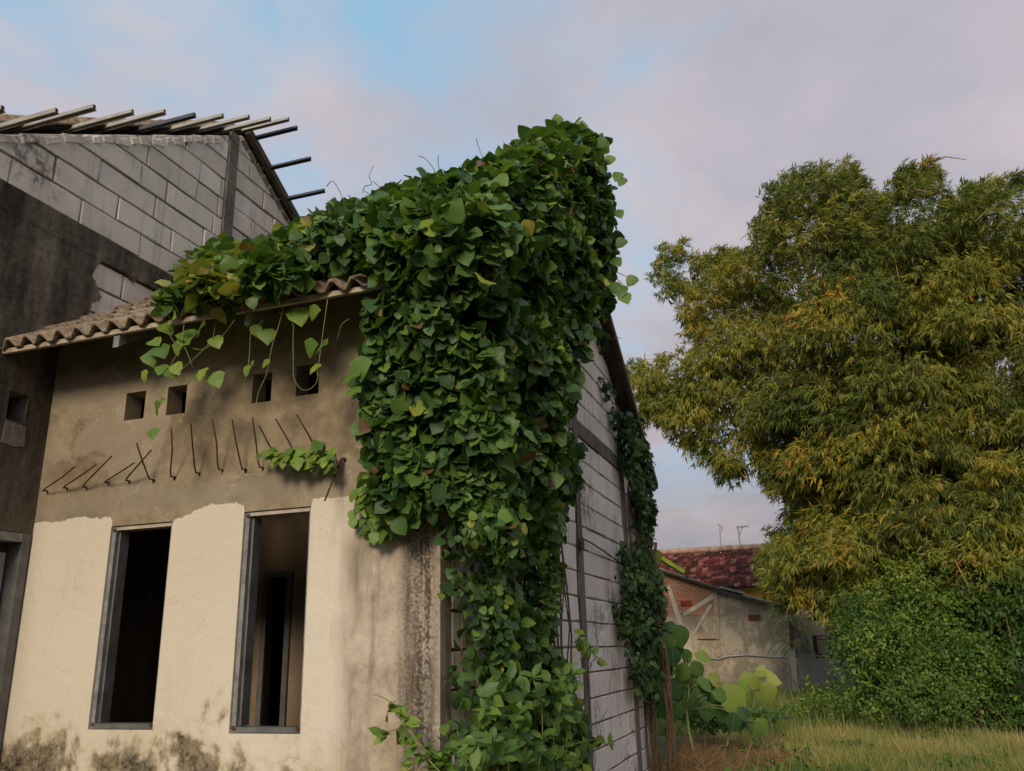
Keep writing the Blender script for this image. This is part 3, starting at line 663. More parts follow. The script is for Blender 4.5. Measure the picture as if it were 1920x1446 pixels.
def leaf_cloud(C, Rr, Nn, per, poly, pad_px, size, up=.35, droop=1.0, spread=.55, inner=.35, tones=(.30, .17), top_bonus=.0, test=None, hole_cut=-.48):
    """leaves on the outside of overlapping clumps (centres C, radii Rr, outward Nn), kept inside the outline poly"""
    cnt = (per*(Rr/np.mean(Rr))**2).astype(int)+2; idx = np.repeat(np.arange(len(C)), cnt); N = len(idx)
    d = nrm(rng.standard_normal((N, 3))+Nn[idx]*.9); rad = Rr[idx]*np.where(rng.random(N) < inner, rng.uniform(.35, .8, N), rng.uniform(.85, 1.12, N))
    P = C[idx]+d*rad[:, None]; keep = np.ones(N, bool)
    for s in range(0, N, 4000):
        q = P[s:s+4000]; dd = np.linalg.norm(q[:, None]-C[None], axis=2)/Rr[None]; dd[np.arange(len(q)), idx[s:s+4000]] = 9
        keep[s:s+4000] = (dd.min(1) > .62) | (rng.random(len(q)) < .25)
    hole = np.sin(P[:, 0]*7.3+P[:, 2]*5.1+.4)*np.sin(P[:, 1]*6.7-P[:, 2]*4.2+1.9)+.6*np.sin(P[:, 2]*13.7+P[:, 1]*9.1)*np.sin(P[:, 0]*12.1-P[:, 1]*7.7)
    keep &= (hole > hole_cut) | (rad < Rr[idx]*.8) & (rng.random(N) < .55)
    if test is not None: keep &= test(P)
    if poly is not None:
        px, _ = proj(P); ins = inpoly(px, poly); ds = polydist(px, poly); rag = np.clip(.55+.9*np.sin(P[:, 2]*8.3+P[:, 1]*5.9+P[:, 0]*3.1), .05, 1.9); keep &= (ins & (ds > pad_px*(1-rag)*1.3)) | (~ins & (ds < pad_px*rag*rng.random(N)))
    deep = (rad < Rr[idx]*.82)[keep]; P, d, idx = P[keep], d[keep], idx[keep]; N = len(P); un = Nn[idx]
    nn = nrm(d*.45+un*.40+np.array([0, 0, up])+rng.standard_normal((N, 3))*spread*1.0)
    tp = nrm(np.array([0, 0, -1.0])*droop+d*.35+un*.15+rng.standard_normal((N, 3))*spread)
    X, Y, Z = frames(tp, nn); sc = size*np.clip(np.exp(rng.normal(0, .26, N)), .45, 1.5)
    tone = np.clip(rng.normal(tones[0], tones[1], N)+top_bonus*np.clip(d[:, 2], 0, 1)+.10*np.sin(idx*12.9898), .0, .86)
    tone = np.where(deep, tone*.55, tone); dead = rng.random(N); tone = np.where(dead < .03, rng.uniform(.84, 1.0, N), tone)  # inner leaves toned darker: shade inside the clumps put into their colour
    return P, X, Y, Z, sc, tone
def finish_vine(parent, L, T, key, mat, nobj, extra=None):
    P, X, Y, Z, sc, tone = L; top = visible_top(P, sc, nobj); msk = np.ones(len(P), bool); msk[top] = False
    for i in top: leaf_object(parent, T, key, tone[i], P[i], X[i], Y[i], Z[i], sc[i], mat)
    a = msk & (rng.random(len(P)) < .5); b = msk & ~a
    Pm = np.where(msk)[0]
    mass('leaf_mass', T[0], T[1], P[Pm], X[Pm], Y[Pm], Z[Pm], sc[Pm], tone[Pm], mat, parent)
VP = [(298,585),(298,565),(325,542),(356,498),(380,482),(415,470),(482,470),(535,448),(602,414),(652,392),(705,373),(762,358),(832,342),(902,322),(950,302),(975,280),(1020,254),(1045,236),(1090,248),(1122,270),(1140,298),(1155,338),(1148,400),(1153,470),(1138,540),(1132,575),(1112,610),(1092,650),(1072,690),(1062,730),(1076,800),(1066,860),(1072,905),(1050,950),(1058,1000),(1040,1040),(1058,1100),(1042,1150),(1040,1200),(1062,1250),(1080,1300),(1100,1380),(1095,1480),(822,1480),(818,1400),(826,1300),(815,1200),(832,1120),(812,1080),(826,1030),(800,992),(750,1000),(705,985),(686,955),(676,925),(684,890),(704,850),(696,800),(688,760),(662,700),(680,640),(668,600),(702,508),(640,524),(560,546),(480,566),(400,588),(330,606)]
vine = thing('climbing_vine', 'dense green broad-leaved vine smothering the roof and corner of the derelict house', 'vine')
cs_, rs_, ns_ = [], [], []
def try_add(c, r, n, shrink=.75, poly=VP):
    px, dep = proj(np.array(c)); rp = FPX*r/dep
    if inpoly(px[None], poly)[0] and polydist(px[None], poly)[0] > rp*shrink: cs_.append(c); rs_.append(r); ns_.append(n); return True
nr_ = np.array([0, -math.sin(TH), math.cos(TH)])
for k in range(2600):                                   # on the roof, thicker towards ridge and verge
    x, y = random.uniform(-4.7, -1.5), random.uniform(3.65, 7.6)
    xl = np.interp(y, [3.6, 4.4, 5.2, 5.8], [-3.55, -4.15, -4.6, -4.7])
    if x < xl: continue
    tm = np.interp(y, [3.7, 4.6, 6.0, 7.1, 7.6], [.16, .26, .40, .60, .55])+np.interp(x, [-2.8, -2.0, -1.5], [0, .28, .34])*np.interp(y, [3.7, 5, 7], [.25, .7, 1])
    r = random.uniform(.14, .30); h = random.uniform(.35, 1.0)*tm-r*.6
    if len(cs_) > 400: break
    c = np.array([x, y, float(roof_z(y))+.06])+nr_*max(h, .02)
    try_add(c, r, nr_, .7)
for k in range(900):                                    # spilling over the eave
    x, y = random.uniform(-3.6, -2.5), random.uniform(3.58, 4.1); r = random.uniform(.07, .13)
    try_add(np.array([x, y, float(roof_z(max(y, 3.72)))+random.uniform(.04, .17)]), r*.8, nr_, .6)
    if len(cs_) > 560: break
nroof = len(cs_)
for k in range(3000):                                   # curtain over the side wall
    y, z = random.uniform(4.0, 7.35), random.uniform(.1, 6.4)
    if z > roof_z(y)+.3: continue
    th = np.interp(z, [0, 1.2, 2.4, 3.4, 5.5], [.12, .14, .24, .34, .44])
    r = random.uniform(.11, .24)*np.interp(z, [0, 2, 4], [.75, .9, 1.1]); c = np.array([XS+random.uniform(.3, 1)*th, y, z])
    if len(cs_)-nroof > 420: break
    try_add(c, r, np.array([1.0, -.25, .1]), .55)
nside = len(cs_)
for k in range(1200):                                   # and round the front corner, under the eave
    x, z = random.uniform(-2.5, -1.55), random.uniform(2.0, 3.95)
    th = np.interp(z, [2.2, 3.0, 3.5], [.10, .26, .50]); r = random.uniform(.10, .21); c = np.array([x, YF-random.uniform(.3, 1)*th, z])
    if len(cs_)-nside > 150: break
    try_add(c, r, np.array([.25, -1.0, .2]), .6)
C_, R_, N_ = np.array(cs_), np.array(rs_), np.array(ns_)
big = C_[:, 2] > 2.3
def cat(*Ls): return tuple(np.concatenate(q) for q in zip(*Ls))
Lr = leaf_cloud(C_[:nroof], R_[:nroof], N_[:nroof], 98, VP, 11, .086, 1.25, .30, .70, .3, (.34, .20), .10, lambda P: outside_house(P, .02))
sel = (np.arange(len(C_)) >= nroof) & big
Lh = leaf_cloud(C_[sel], R_[sel], N_[sel], 110, VP, 12, .076, .75, .75, .80, .3, (.27, .19), .08, lambda P: outside_house(P, .02))
sel = (np.arange(len(C_)) >= nroof) & ~big
Ll = leaf_cloud(C_[sel], R_[sel], N_[sel], 62, VP, 9, .056, .70, .75, .85, .3, (.30, .20), .05, lambda P: outside_house(P, .01), -.12)
# yellowed fringe on the lower left of the roof
fr = (Lr[0][:, 0] < -2.75) & (Lr[0][:, 1] < 4.6) & (rng.random(len(Lr[0])) < .45); Lr[5][fr] = rng.uniform(.80, .97, fr.sum())
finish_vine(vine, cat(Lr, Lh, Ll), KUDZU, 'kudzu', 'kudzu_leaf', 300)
# main stems on the wall and hanging stalks
def wander(a, b, n, amp):
    a, b = np.array(a, float), np.array(b, float); pts = [a+(b-a)*i/n for i in range(n+1)]; off = np.zeros(3)
    for i in range(1, n): off = off*.7+rng.standard_normal(3)*amp; pts[i] = pts[i]+off
    return pts
for k in range(26):
    y = random.uniform(4.25, 6.7); z1 = random.uniform(2.0, 4.0)
    MB().tube(wander((XS+.03+random.random()*.06, y+random.uniform(-.25, .25), 0), (XS+.05+random.random()*.08, y, z1), 9, .018), random.uniform(.004, .009), 5).build('stem', 'vine_stem', vine, True)
for k in range(7):
    x0 = random.uniform(-2.30, -2.10)
    MB().tube(wander((x0+.05, YF-.03, 2.45), (x0, YF-.05-random.random()*.12, 3.42), 8, .012), random.uniform(.004, .008), 5).build('stem', 'rust' if k < 4 else 'vine_stem', vine, True)
# strands that hang from the eave: pixel way-points at the eave plane, with single leaves
STR = [[(404,605),(395,640),(350,685),(310,720),(300,760),(290,770)], [(345,610),(338,650),(318,690),(306,730)], [(440,600),(415,632),(380,655),(352,650)], [(478,590),(470,625),(468,660),(465,690)],
       [(532,575),(522,612),(510,650),(500,700),(485,735),(480,760)], [(557,570),(550,620),(550,680),(552,712),(570,732),(592,720),(598,690)], [(614,562),(606,620),(598,680),(594,705)], [(655,598),(640,610),(632,640)],
       [(310,608),(325,640),(345,650),(362,690)]]
SLV = [(345,640,40),(300,655,42),(282,672,34),(290,640,30),(330,690,30),(322,700,26),(300,690,30),(360,705,34),(378,700,30),(404,710,36),(350,625,44),(372,612,40),(290,765,30),(300,752,22),(285,812,26),(500,628,36),(480,620,24),(496,680,20),(470,688,26),(462,695,22),(560,590,44),(585,585,30),(578,652,36),(600,645,34),(590,690,26),(432,590,36),(420,588,30),(548,600,20),(655,700,40),(672,690,44),(660,730,30),(405,640,30),(330,650,34),(312,615,34),(270,705,26),(465,600,26),(484,606,22)]
for st in STR:
    pts = smooth_path([U(a, b, y=3.76-.05*random.random()) for a, b in st])
    MB().tube(pts, [.0028]+[.0019]*(len(pts)-2)+[.001], 5).build('hanging_strand', 'green_stem', vine, True)
for (a, b, s) in SLV:
    p = U(a, b, y=3.76-.04*random.random()); sc = s*.95/FPX*5.2
    tp = np.array([random.uniform(-.8, .8), random.uniform(-.5, .1), -random.uniform(.2, 1)]); X, Y, Z = frames(tp[None], np.array([[random.uniform(-.3, .3), -.7, .7]]))
    leaf_object(vine, KUDZU2 if random.random() < .5 else KUDZU, 'hang', random.choice([.35, .5, .62, .7, .82]), p-Y[0]*sc*.5, X[0], Y[0], Z[0], sc, 'kudzu_leaf')
for k in range(70):                                      # thin fringe of young leaves over the painted corner
    a, b = random.uniform(645, 735), random.uniform(880, 1000)
    if a < np.interp(b, [880, 930, 965, 1000], [668, 655, 645, 690]): continue
    p = U(a, b, y=YF-.04-.08*random.random()); sc = random.uniform(.05, .085); X, Y, Z = frames(np.array([[random.uniform(-.7, .7), -.3, -random.uniform(.2, .9)]]), np.array([[random.uniform(-.4, .4), -.8, .6]]))
    leaf_object(vine, KUDZU2, 'hang', random.choice([.4, .5, .6, .7]), p, X[0], Y[0], Z[0], sc, 'kudzu_leaf')
# curling tendrils against the sky
for pts in ([(612,350),(622,340),(632,350),(645,378),(650,400)], [(680,362),(684,350),(697,345),(692,330),(700,312),(697,318)], [(785,292),(800,300),(815,322),(806,335),(825,335),(835,345)], [(822,292),(822,310),(828,330),(838,342)], [(893,260),(897,275),(905,295),(915,308)], [(640,372),(660,385),(668,410)], [(700,340),(712,352),(722,370)],
            [(1150,520),(1165,530),(1170,545)], [(1142,500),(1160,512),(1176,520),(1186,532)], [(1148,640),(1156,632),(1164,636)]):
    q = smooth_path([U(a, b, y=6.6) for a, b in pts])
    MB().tube(q, list(np.linspace(.0050, .0025, len(q))), 4).build('tendril', 'vine_stem', vine, True)
for (a, b, s, yy) in ((1163,545,26,6.3),(1152,538,24,6.3),(1184,526,22,6.3),(1172,558,24,6.3),(1045,224,24,6.9),(1090,240,30,6.9),(1074,246,26,6.9),(1112,262,28,6.9),(1128,280,24,6.9),(1060,240,26,6.9),(1100,252,26,6.9),(1142,300,24,6.8),(1158,330,22,6.8),(1166,340,20,6.8),(1160,400,22,6.6),(1164,455,22,6.5),(1156,490,22,6.4),(980,268,26,6.9),(1010,246,26,6.9)):
    p = U(a, b, y=yy); sc = s*1.1/FPX*7.4; up = 1 if b < 300 else -1
    X, Y, Z = frames(np.array([[random.uniform(-.6, .6), -.3, .6*up]]), np.array([[.2, -.8, .3]])); leaf_object(vine, KUDZU, 'kudzu', random.choice([.3, .45, .55, .65]), p-Y[0]*sc*.5, X[0], Y[0], Z[0], sc, 'kudzu_leaf')
# ------- creeper at the far end of the side wall
VP2 = [(1108,590),(1122,560),(1140,572),(1142,640),(1138,700),(1156,762),(1190,788),(1214,850),(1222,950),(1214,1040),(1240,1100),(1236,1200),(1232,1300),(1200,1330),(1180,1290),(1155,1180),(1150,980),(1172,990),(1190,1035),(1180,950),(1160,850),(1152,800),(1122,770),(1112,700)]
creeper = thing('wall_creeper', 'small-leaved dark creeper climbing the far end of the block side wall', 'vine')
cs_, rs_, ns_ = [], [], []
for k in range(5000):
    if len(cs_) > 260: break
    if random.random() < .6: c, n_ = np.array([XS+random.uniform(.02, .16), random.uniform(8.2, 10.0), random.uniform(.4, 5.4)]), np.array([1, -.2, .1])
    else: c, n_ = np.array([random.uniform(XS-.1, XS+.40), random.uniform(9.95, 10.35), random.uniform(.4, 4.3)]), np.array([.8, -.5, .2])
    try_add(c, random.uniform(.07, .16), n_, .35, VP2)
Lc = leaf_cloud(np.array(cs_), np.array(rs_), np.array(ns_), 38, VP2, 8, .060, .25, 1.0, .6, .3, (.40, .2), .05, lambda P: outside_house(P, .0))
finish_vine(creeper, Lc, KUDZU2, 'creeper', 'creeper_leaf', 200)
for k in range(16):
    y = random.uniform(9.3, 9.95); MB().tube(wander((XS+.03+random.random()*.05, y+random.uniform(-.1, .1), 0), (XS+.03+random.random()*.05, y-random.random()*.3, random.uniform(2.2, 3.6)), 10, .014), random.uniform(.005, .013), 5).build('stem', 'vine_stem', creeper, True)
for k in range(5):
    MB().tube(wander((XS+.10+random.random()*.1, 10.08+random.random()*.08, 0), (XS+.10+random.random()*.08, 10.05, random.uniform(2.0, 3.0)), 10, .018), random.uniform(.012, .02), 6).build('stem', 'vine_stem', creeper, True)
# ------- small creeper sprig on the bent bars
sprig = thing('creeper_sprig', 'short sprig of heart-shaped leaves threaded across the bent steel bars', 'vine')
sp = [(482,852),(510,850),(530,856),(560,852),(590,850),(612,846),(628,848),(632,870)]
MB().tube([U(a, b, y=YF-.10) for a, b in sp], .0032, 5).build('stem', 'vine_stem', sprig, True)
for k in range(44):
    a = random.uniform(500, 632); b = 852+random.gauss(0, 9)-(4 if a > 600 else 0); p = U(a, b, y=YF-.08-.08*random.random()); sc = random.uniform(.055, .085)
    X, Y, Z = frames(np.array([[random.uniform(-.7, .7), -.4, -random.uniform(.2, .9)]]), np.array([[random.uniform(-.4, .4), -.8, .6]])); leaf_object(sprig, KUDZU2, 'sprig', random.choice([.4, .5, .6, .7, .75]), p, X[0], Y[0], Z[0], sc, 'kudzu_leaf')
for a, b in ((594,825),(600,835),(486,850),(494,856),(632,880),(616,875)):
    p = U(a, b, y=YF-.12); X, Y, Z = frames(np.array([[random.uniform(-.7, .7), -.3, random.uniform(-.8, .8)]]), np.array([[0, -.9, .4]])); leaf_object(sprig, KUDZU2, 'sprig', .4, p, X[0], Y[0], Z[0], .05, 'kudzu_leaf')
# ------------------------------------------------------------------ cable on the side wall
cable = thing('wall_cable', 'thin dark cable tied in a knot to the concrete column of the side wall', 'cable')
MB().tube([U(1091, 1009, x=XS+.035), U(1108, 1018, x=XS+.035), U(1130, 1032, x=XS+.035), U(1152, 1048, x=XS+.035), U(1172, 1062, x=XS+.03)], .007, 6).build('cord', 'black_iron', cable, True)
kc = U(1089, 1020, x=XS+.03)
for k in range(5):
    MB().tube([kc+np.array([.012, .05*math.cos(a+k), .035*math.sin(a+k)+.01*(k-2)]) for a in np.linspace(0, 6.28, 9)], .008, 5).build('knot', 'vine_stem', cable, True)
# ------------------------------------------------------------------ far buildings
YO = 28.0
out = thing('brick_outbuilding', 'low lean-to outbuilding with patched grey plaster and bare brick gable corner', 'building')
pts = [U(1215, 1058, y=YO), U(1345, 1101, y=YO), U(1484, 1138, y=YO)]; pl = [(q[0], q[2]) for q in pts]; xr = pl[-1][0]; xl = pl[0][0]
MB().prism([(xl, -.1), (xr, -.1), pl[2], pl[1], pl[0]], 1, YO, YO+3.5).build('wall', 'outbuilding_plaster', out)
q4 = lambda *ps: [(U(a, b, y=YO)[0], U(a, b, y=YO)[2]) for a, b in ps]
MB().prism(q4((1218, 1063), (1338, 1103), (1338, 1155), (1225, 1152)), 1, YO-.012, YO+.01).build('brick_panel', 'brickwork', out)
for ps in ([(1250, 1100), (1256, 1097), (1285, 1180), (1300, 1230), (1290, 1232), (1276, 1185)], [(1280, 1150), (1284, 1156), (1340, 1122), (1336, 1114)], [(1300, 1185), (1303, 1190), (1336, 1136), (1331, 1132)]):
    MB().prism(q4(*ps), 1, YO-.03, YO+.005).build('brace_strip', 'concrete_pale', out)
MB().prism(q4((1338, 1112), (1346, 1112), (1352, 1232), (1345, 1232)), 1, YO-.06, YO+.005).build('corner_post', 'wood_pale', out)
MB().prism(q4((1308, 1188), (1350, 1188), (1350, 1198), (1308, 1198)), 1, YO-.10, YO+.005).build('board', 'wood_pale', out)
def vent(parent, x0, y0, x1, y1, mat, back):
    v = link('vent', None, None, parent); a, b = U(x0, y1, y=YO), U(x1, y0, y=YO)
    MB().box((a[0], YO-.016, a[2]), (b[0], YO+.006, b[2])).build('backing', back, v)
    nx = 5
    for i in range(nx+1):
        xx = a[0]+(b[0]-a[0])*i/nx; MB().box((xx-.014, YO-.045, a[2]), (xx+.014, YO-.012, b[2])).build('bar', mat, v)
    for zc in (a[2], (a[2]+b[2])/2, b[2]): MB().box((a[0], YO-.042, zc-.014), (b[0], YO-.014, zc+.014)).build('bar', mat, v)
vent(out, 1404, 1153, 1424, 1163, 'red_vent', 'black_iron'); vent(out, 1277, 1127, 1296, 1137, 'red_vent', 'rust')
pp = [U(a, b, y=YO-.06) for a, b in ((1330, 1234), (1348, 1236), (1362, 1231), (1400, 1228), (1450, 1232), (1478, 1233))]
MB().tube(pp, .025, 6).build('pipe', 'plastic_pipe', out, True)
orf = link('roof', None, None, out)
for (a, b, dz, mat, nm) in (((1205, 1058), (1350, 1106), -.03, 'dark_sheet', 'roof_sheet'), ((1340, 1106), (1492, 1145), -.03, 'dark_sheet', 'roof_sheet'), ((1350, 1105), (1392, 1115), .03, 'grey_sheet', 'roof_sheet')):
    A, B = U(*a, y=YO-.3), U(*b, y=YO-.3)
    MB().prism([(A[0], A[2]+dz), (B[0], B[2]+dz), (B[0], B[2]+dz+.07), (A[0], A[2]+dz+.07)], 1, YO-.35, YO+3.6).build(nm, mat, orf)
A, B = U(1466, 1131, y=YO-.2), U(1484, 1136, y=YO-.2); MB().box((A[0], YO-.36, B[2]-.06), (B[0]+.05, YO-.30, A[2]+.03)).build('fascia', 'wood_pale', orf)
for k in range(7):
    A = U(1225+k*38, 1066+k*11.5, y=YO-.1); MB().bar((A[0], YO-.33, A[2]-.02), (A[0], YO+.2, A[2]-.02), .06, .06).build('rafter_end', 'brown_rafter', orf)
# mossy verge board nearer by
mv = thing('mossy_verge_board', 'bright moss-green sloping roof edge board showing behind the wall creeper', 'roof edge')
A, B = U(1205, 1024, y=24.5), U(1284, 1073, y=24.5); MB().bar(A, B, .12, .10).build('board', 'moss_green', mv); MB().bar(A+np.array([.0, .3, -.10]), B+np.array([0, .3, -.10]), .5, .06).build('soffit', 'dark_sheet', mv)
MB().box((A[0]-2.5, 24.6, 0), (A[0]-.6, 26.5, A[2]-.1)).build('wall', 'concrete_mid', mv)
mv['label'] = 'bright moss-green sloping roof edge above the brick gable corner'
# red-tiled house
YR, YV = 34.0, 31.0
red = thing('red_roofed_house', 'house with weathered dark red tiled roof and yellow wall behind the outbuilding', 'house')
rl, rr = U(1180, 1042, y=YR), U(1560, 1018, y=YR); el = U(1180, 1098, y=YV); er = U(1560, 1098, y=YV); zr, ze = (rl[2]+rr[2])/2, (el[2]+er[2])/2-.05
x0, x1 = min(rl[0], el[0]), max(rr[0], er[0])
rroof = link('roof', None, None, red)
MB().prism([(YV+.1, ze-.03), (YR, zr-.12), (YR+3, ze-.12), (YR+3, ze-.2), (YR, zr-.2), (YV+.1, ze-.07)], 0, x0, x1).build('roof_boarding', 'dark_sheet', rroof)
sx, sy = .20, .245; ln = math.hypot(YR-YV, zr-ze); nrow, ncol = int(ln/sy), int((x1-x0)/sx); dirv = np.array([0, (YR-YV)/ln, (zr-ze)/ln]); nv = np.array([0, -dirv[2], dirv[1]])
T4 = np.array([(-.5, 0, .10), (-.2, 0, .0), (.15, 0, .02), (.35, 0, .28), (.5, 0, .14), (-.5, 1.1, .02), (-.2, 1.1, -.08), (.15, 1.1, -.06), (.35, 1.1, .18), (.5, 1.1, .05), (-.5, 0, -.12), (-.2, 0, -.2), (.15, 0, -.2), (.35, 0, .1), (.5, 0, -.06)])
F4 = [(0,1,6),(0,6,5),(1,2,7),(1,7,6),(2,3,8),(2,8,7),(3,4,9),(3,9,8),(10,11,1),(10,1,0),(11,12,2),(11,2,1),(12,13,3),(12,3,2),(13,14,4),(13,4,3)]
gi, gj = np.meshgrid(np.arange(ncol), np.arange(nrow), indexing='ij'); gi, gj = gi.ravel(), gj.ravel(); NN = len(gi)
pos = np.array([x0, YV, ze])+np.outer((gi+.5)*sx, [1, 0, 0])+np.outer(gj*sy, dirv)+nv*(rng.random(NN)*.02)[:, None]+np.outer(rng.normal(0, .008, NN), [1, 0, 0])
one = np.ones((NN, 1)); yaw = rng.normal(0, .03, (NN, 1))
Xv = nrm(one*np.array([1.0, 0, 0])+yaw*dirv); Yv = nrm(one*dirv-yaw*np.array([1.0, 0, 0])+rng.normal(0, .03, (NN, 1))*nv); Zv = np.cross(Xv, Yv)
mass('roof_tiles', T4, F4, pos, Xv, Yv, Zv, np.tile([[sx*1.02, sy, .16]], (NN, 1)), rng.random(NN), 'red_roof_tile', rroof)
for k in range(int((x1-x0)/.4)):
    MB().tube([(x0+k*.4, YR, zr+.02+random.uniform(-.012, .012)), (x0+k*.4+.42, YR, zr+.04+random.uniform(-.012, .012))], [.13, .115], 8).build('ridge_tile', 'ridge_mortar', rroof, True)
MB().box((x0+.3, YV+.55, 0), (x1-.3, YV+.75, ze+.1)).build('wall', 'yellow_wall', red)
A, B = U(1500, 1136, y=YV), U(1640, 1130, y=YV); MB().box((A[0], YV-.35, 0), (B[0]+.6, YV+.4, A[2])).build('porch_wall', 'peach_wall', red)
zc = U(1550, 1158, y=YV-.35)
for dxx, wd, ht in ((-.42, .34, .16), (0, .20, .30), (.42, .34, .16)):
    MB().box((zc[0]+dxx-wd/2, YV-.365, zc[2]-ht/2), (zc[0]+dxx+wd/2, YV-.34, zc[2]+ht/2)).build('vent_opening', 'black_iron', red)
# aerials on the ridge
for i, (px0, py0, px1, py1, lab) in enumerate(((1351, 1024, 1349, 984, 'plain television mast with a small bent head on the red roof'), (1388, 1022, 1383, 988, 'television aerial with a long horizontal boom on the red roof'))):
    an = thing('television_aerial', lab, 'aerial'); A, B = U(px0, py0, y=YR), U(px1, py1, y=YR); A = np.array([A[0], YR, zr-.05])
    MB().tube([A, B], .028, 5).build('mast', 'aerial_metal', an)
    if i: 
        Cc = U(1402, 987, y=YR); MB().tube([B+np.array([-.05, 0, 0]), Cc], .022, 5).build('boom', 'aerial_metal', an)
        for k in range(5): q = B+(Cc-B)*k/4; MB().tube([q+np.array([0, -.3, 0]), q+np.array([0, .3, 0])], .014, 4).build('element', 'aerial_metal', an)
        MB().tube([B+np.array([.02, 0, -.35]), B+(Cc-B)*.5], .018, 4).build('brace', 'aerial_metal', an)
    else:
        MB().tube([B+np.array([-.08, 0, .03]), B, B+np.array([.12, 0, -.12]), B+np.array([.05, 0, -.25])], .025, 5).build('head', 'aerial_metal', an)
# pillar, buttress wall, railing
pil = thing('leaning_pillar', 'pale slim concrete post with dark mossy upper half beside the buttress', 'post')
yy = 26.5; a, b, c, d = U(1481, 1216, y=yy), U(1490, 1216, y=yy), U(1498, 1312, y=yy), U(1488, 1312, y=yy)
MB().prism([(d[0], -.1), (c[0], -.1), (b[0], b[2]), (a[0]+.02, a[2]+.03), (a[0], a[2])], 1, yy-.1, yy+.1).build('lower_shaft', 'concrete_pale', pil)
a2, b2 = U(1477, 1140, y=yy), U(1487, 1140, y=yy); MB().prism([(a[0]+.01, a[2]-.02), (b[0], b[2]-.02), (b2[0], b2[2]), (a2[0], a2[2])], 1, yy-.08, yy+.12).build('upper_shaft', 'vine_stem', pil)
but = thing('concrete_buttress', 'sloping grey concrete buttress wall with a raked edge', 'wall'); yb = 27.0
Q = [(U(px, py, y=yb)[0], U(px, py, y=yb)[2]) for px, py in ((1497, 1306), (1562, 1306), (1556, 1290), (1527, 1226), (1500, 1228), (1496, 1225))]; Q[0] = (Q[0][0], -.1); Q[1] = (Q[1][0], -.1)
MB().prism(Q, 1, yb, yb+.22).build('slab', 'concrete_mid', but)
Q2 = [(U(px, py, y=yb+.3)[0], U(px, py, y=yb+.3)[2]) for px, py in ((1490, 1235), (1525, 1228), (1512, 1190), (1496, 1145), (1488, 1145))]
MB().prism(Q2, 1, yb+.23, yb+.45).build('upper_fin', 'rough_cement', but)
rail = thing('iron_railing', 'black iron railing panels in front of the peach porch wall', 'railing'); yq = 29.5
A, B = U(1528, 1234, y=yq), U(1620, 1190, y=yq)
for zz_ in (A[2], A[2]+.10, B[2]-.1, B[2]): MB().box((A[0], yq-.02, zz_-.015), (B[0], yq+.02, zz_+.015)).build('rail', 'black_iron', rail)
for k in range(25): xx = A[0]+(B[0]-A[0])*k/24; MB().box((xx-.009, yq-.01, A[2]), (xx+.009, yq+.01, B[2])).build('bar', 'black_iron', rail)
for k in (1, 8, 15, 22): xx = A[0]+(B[0]-A[0])*k/24; MB().box((xx-.05, yq-.04, -.1), (xx+.05, yq+.04, B[2])).build('post', 'black_iron', rail)
lw = thing('low_plinth_wall', 'low grey wall carrying the black iron railing', 'wall'); MB().box((A[0]-.6, yq-.12, -.1), (B[0]+.5, yq+.12, A[2]-.03)).build('wall_body', 'concrete_mid', lw)
fern = thing('pillar_ferns', 'drooping ferns and dead fronds growing on the mossy pillar top', 'fern')
fp = []; 
for k in range(26):
    s0 = U(1484+random.uniform(-5, 24), random.uniform(1150, 1215), y=yy-.1); an_ = random.uniform(0, 6.28); L_ = random.uniform(.35, .75); h = np.array([math.cos(an_), math.sin(an_)*.6, 0])
    q = [s0+h*L_*tq+np.array([0, 0, .35*tq-.9*tq*tq])*L_ for tq in np.linspace(0, 1, 6)]; MB().tube(q, [.008]*5+[.003], 4).build('frond_stalk', 'green_stem' if k % 3 else 'vine_stem', fern)
    for tq in np.linspace(.15, 1, 14):
        p_ = s0+h*L_*tq+np.array([0, 0, .35*tq-.9*tq*tq])*L_
        for sgn in (-1, 1): fp.append((p_, nrm(np.array([-h[1]*sgn, h[0]*sgn, -.25])+h*.3), random.uniform(.10, .16), .3+.5*(k % 3 == 0)+random.uniform(-.1, .2)))
P_ = np.array([f[0] for f in fp]); Y_ = np.array([f[1] for f in fp]); X, Y, Z = frames(Y_, np.tile([[0, -.5, .8]], (len(fp), 1)))
mass('frond_leaflets', BLADE[0], BLADE[1], P_, X, Y, Z, np.array([f[2] for f in fp])*np.ones(len(fp)), np.array([f[3] for f in fp]), 'grass_blade', fern)

# ------------------------------------------------------------------ bamboo
BP = [(1222,522),(1238,480),(1290,462),(1330,487),(1385,478),(1425,465),(1440,430),(1420,415),(1445,375),(1500,328),(1555,322),(1592,308),(1605,340),(1640,372),(1680,352),(1692,325),(1745,308),(1748,345),(1790,378),(1860,345),(1930,340),(2050,380),(2050,1330),(1760,1240),(1640,1190),(1590,1165),(1500,1140),(1455,1095),(1440,1045),(1465,985),(1503,962),(1474,915),(1432,868),(1370,888),(1328,850),(1240,790),(1190,742),(1120,745),(1120,700),(1165,688),(1275,668),(1315,625),(1282,585),(1290,555)]
DIAMOND = ([(0, 0, 0), (-.085, .36, .01), (.085, .36, .01), (0, 1, -.22), (0, .4, -.04)], [(0, 4, 1), (0, 2, 4), (1, 4, 3), (4, 2, 3)])
blobs = []
for k in range(14000):
    if len(blobs) >= 520: break
    px, py = random.uniform(1120, 2040), random.uniform(310, 1260)
    if not inpoly(np.array([[px, py]]), BP)[0]: continue
    ds = polydist(np.array([[px, py]]), BP)[0]; rp = random.uniform(18, 60)
    if rp > ds*.95+7: rp = ds*.85+6
    if rp < 9: continue
    Yb = 20.6+random.uniform(-1.7, 1.7)-1.2*min(ds/200, 1)
    blobs.append((U(px, py, y=Yb), rp/FPX*Yb*1.05, px, py))
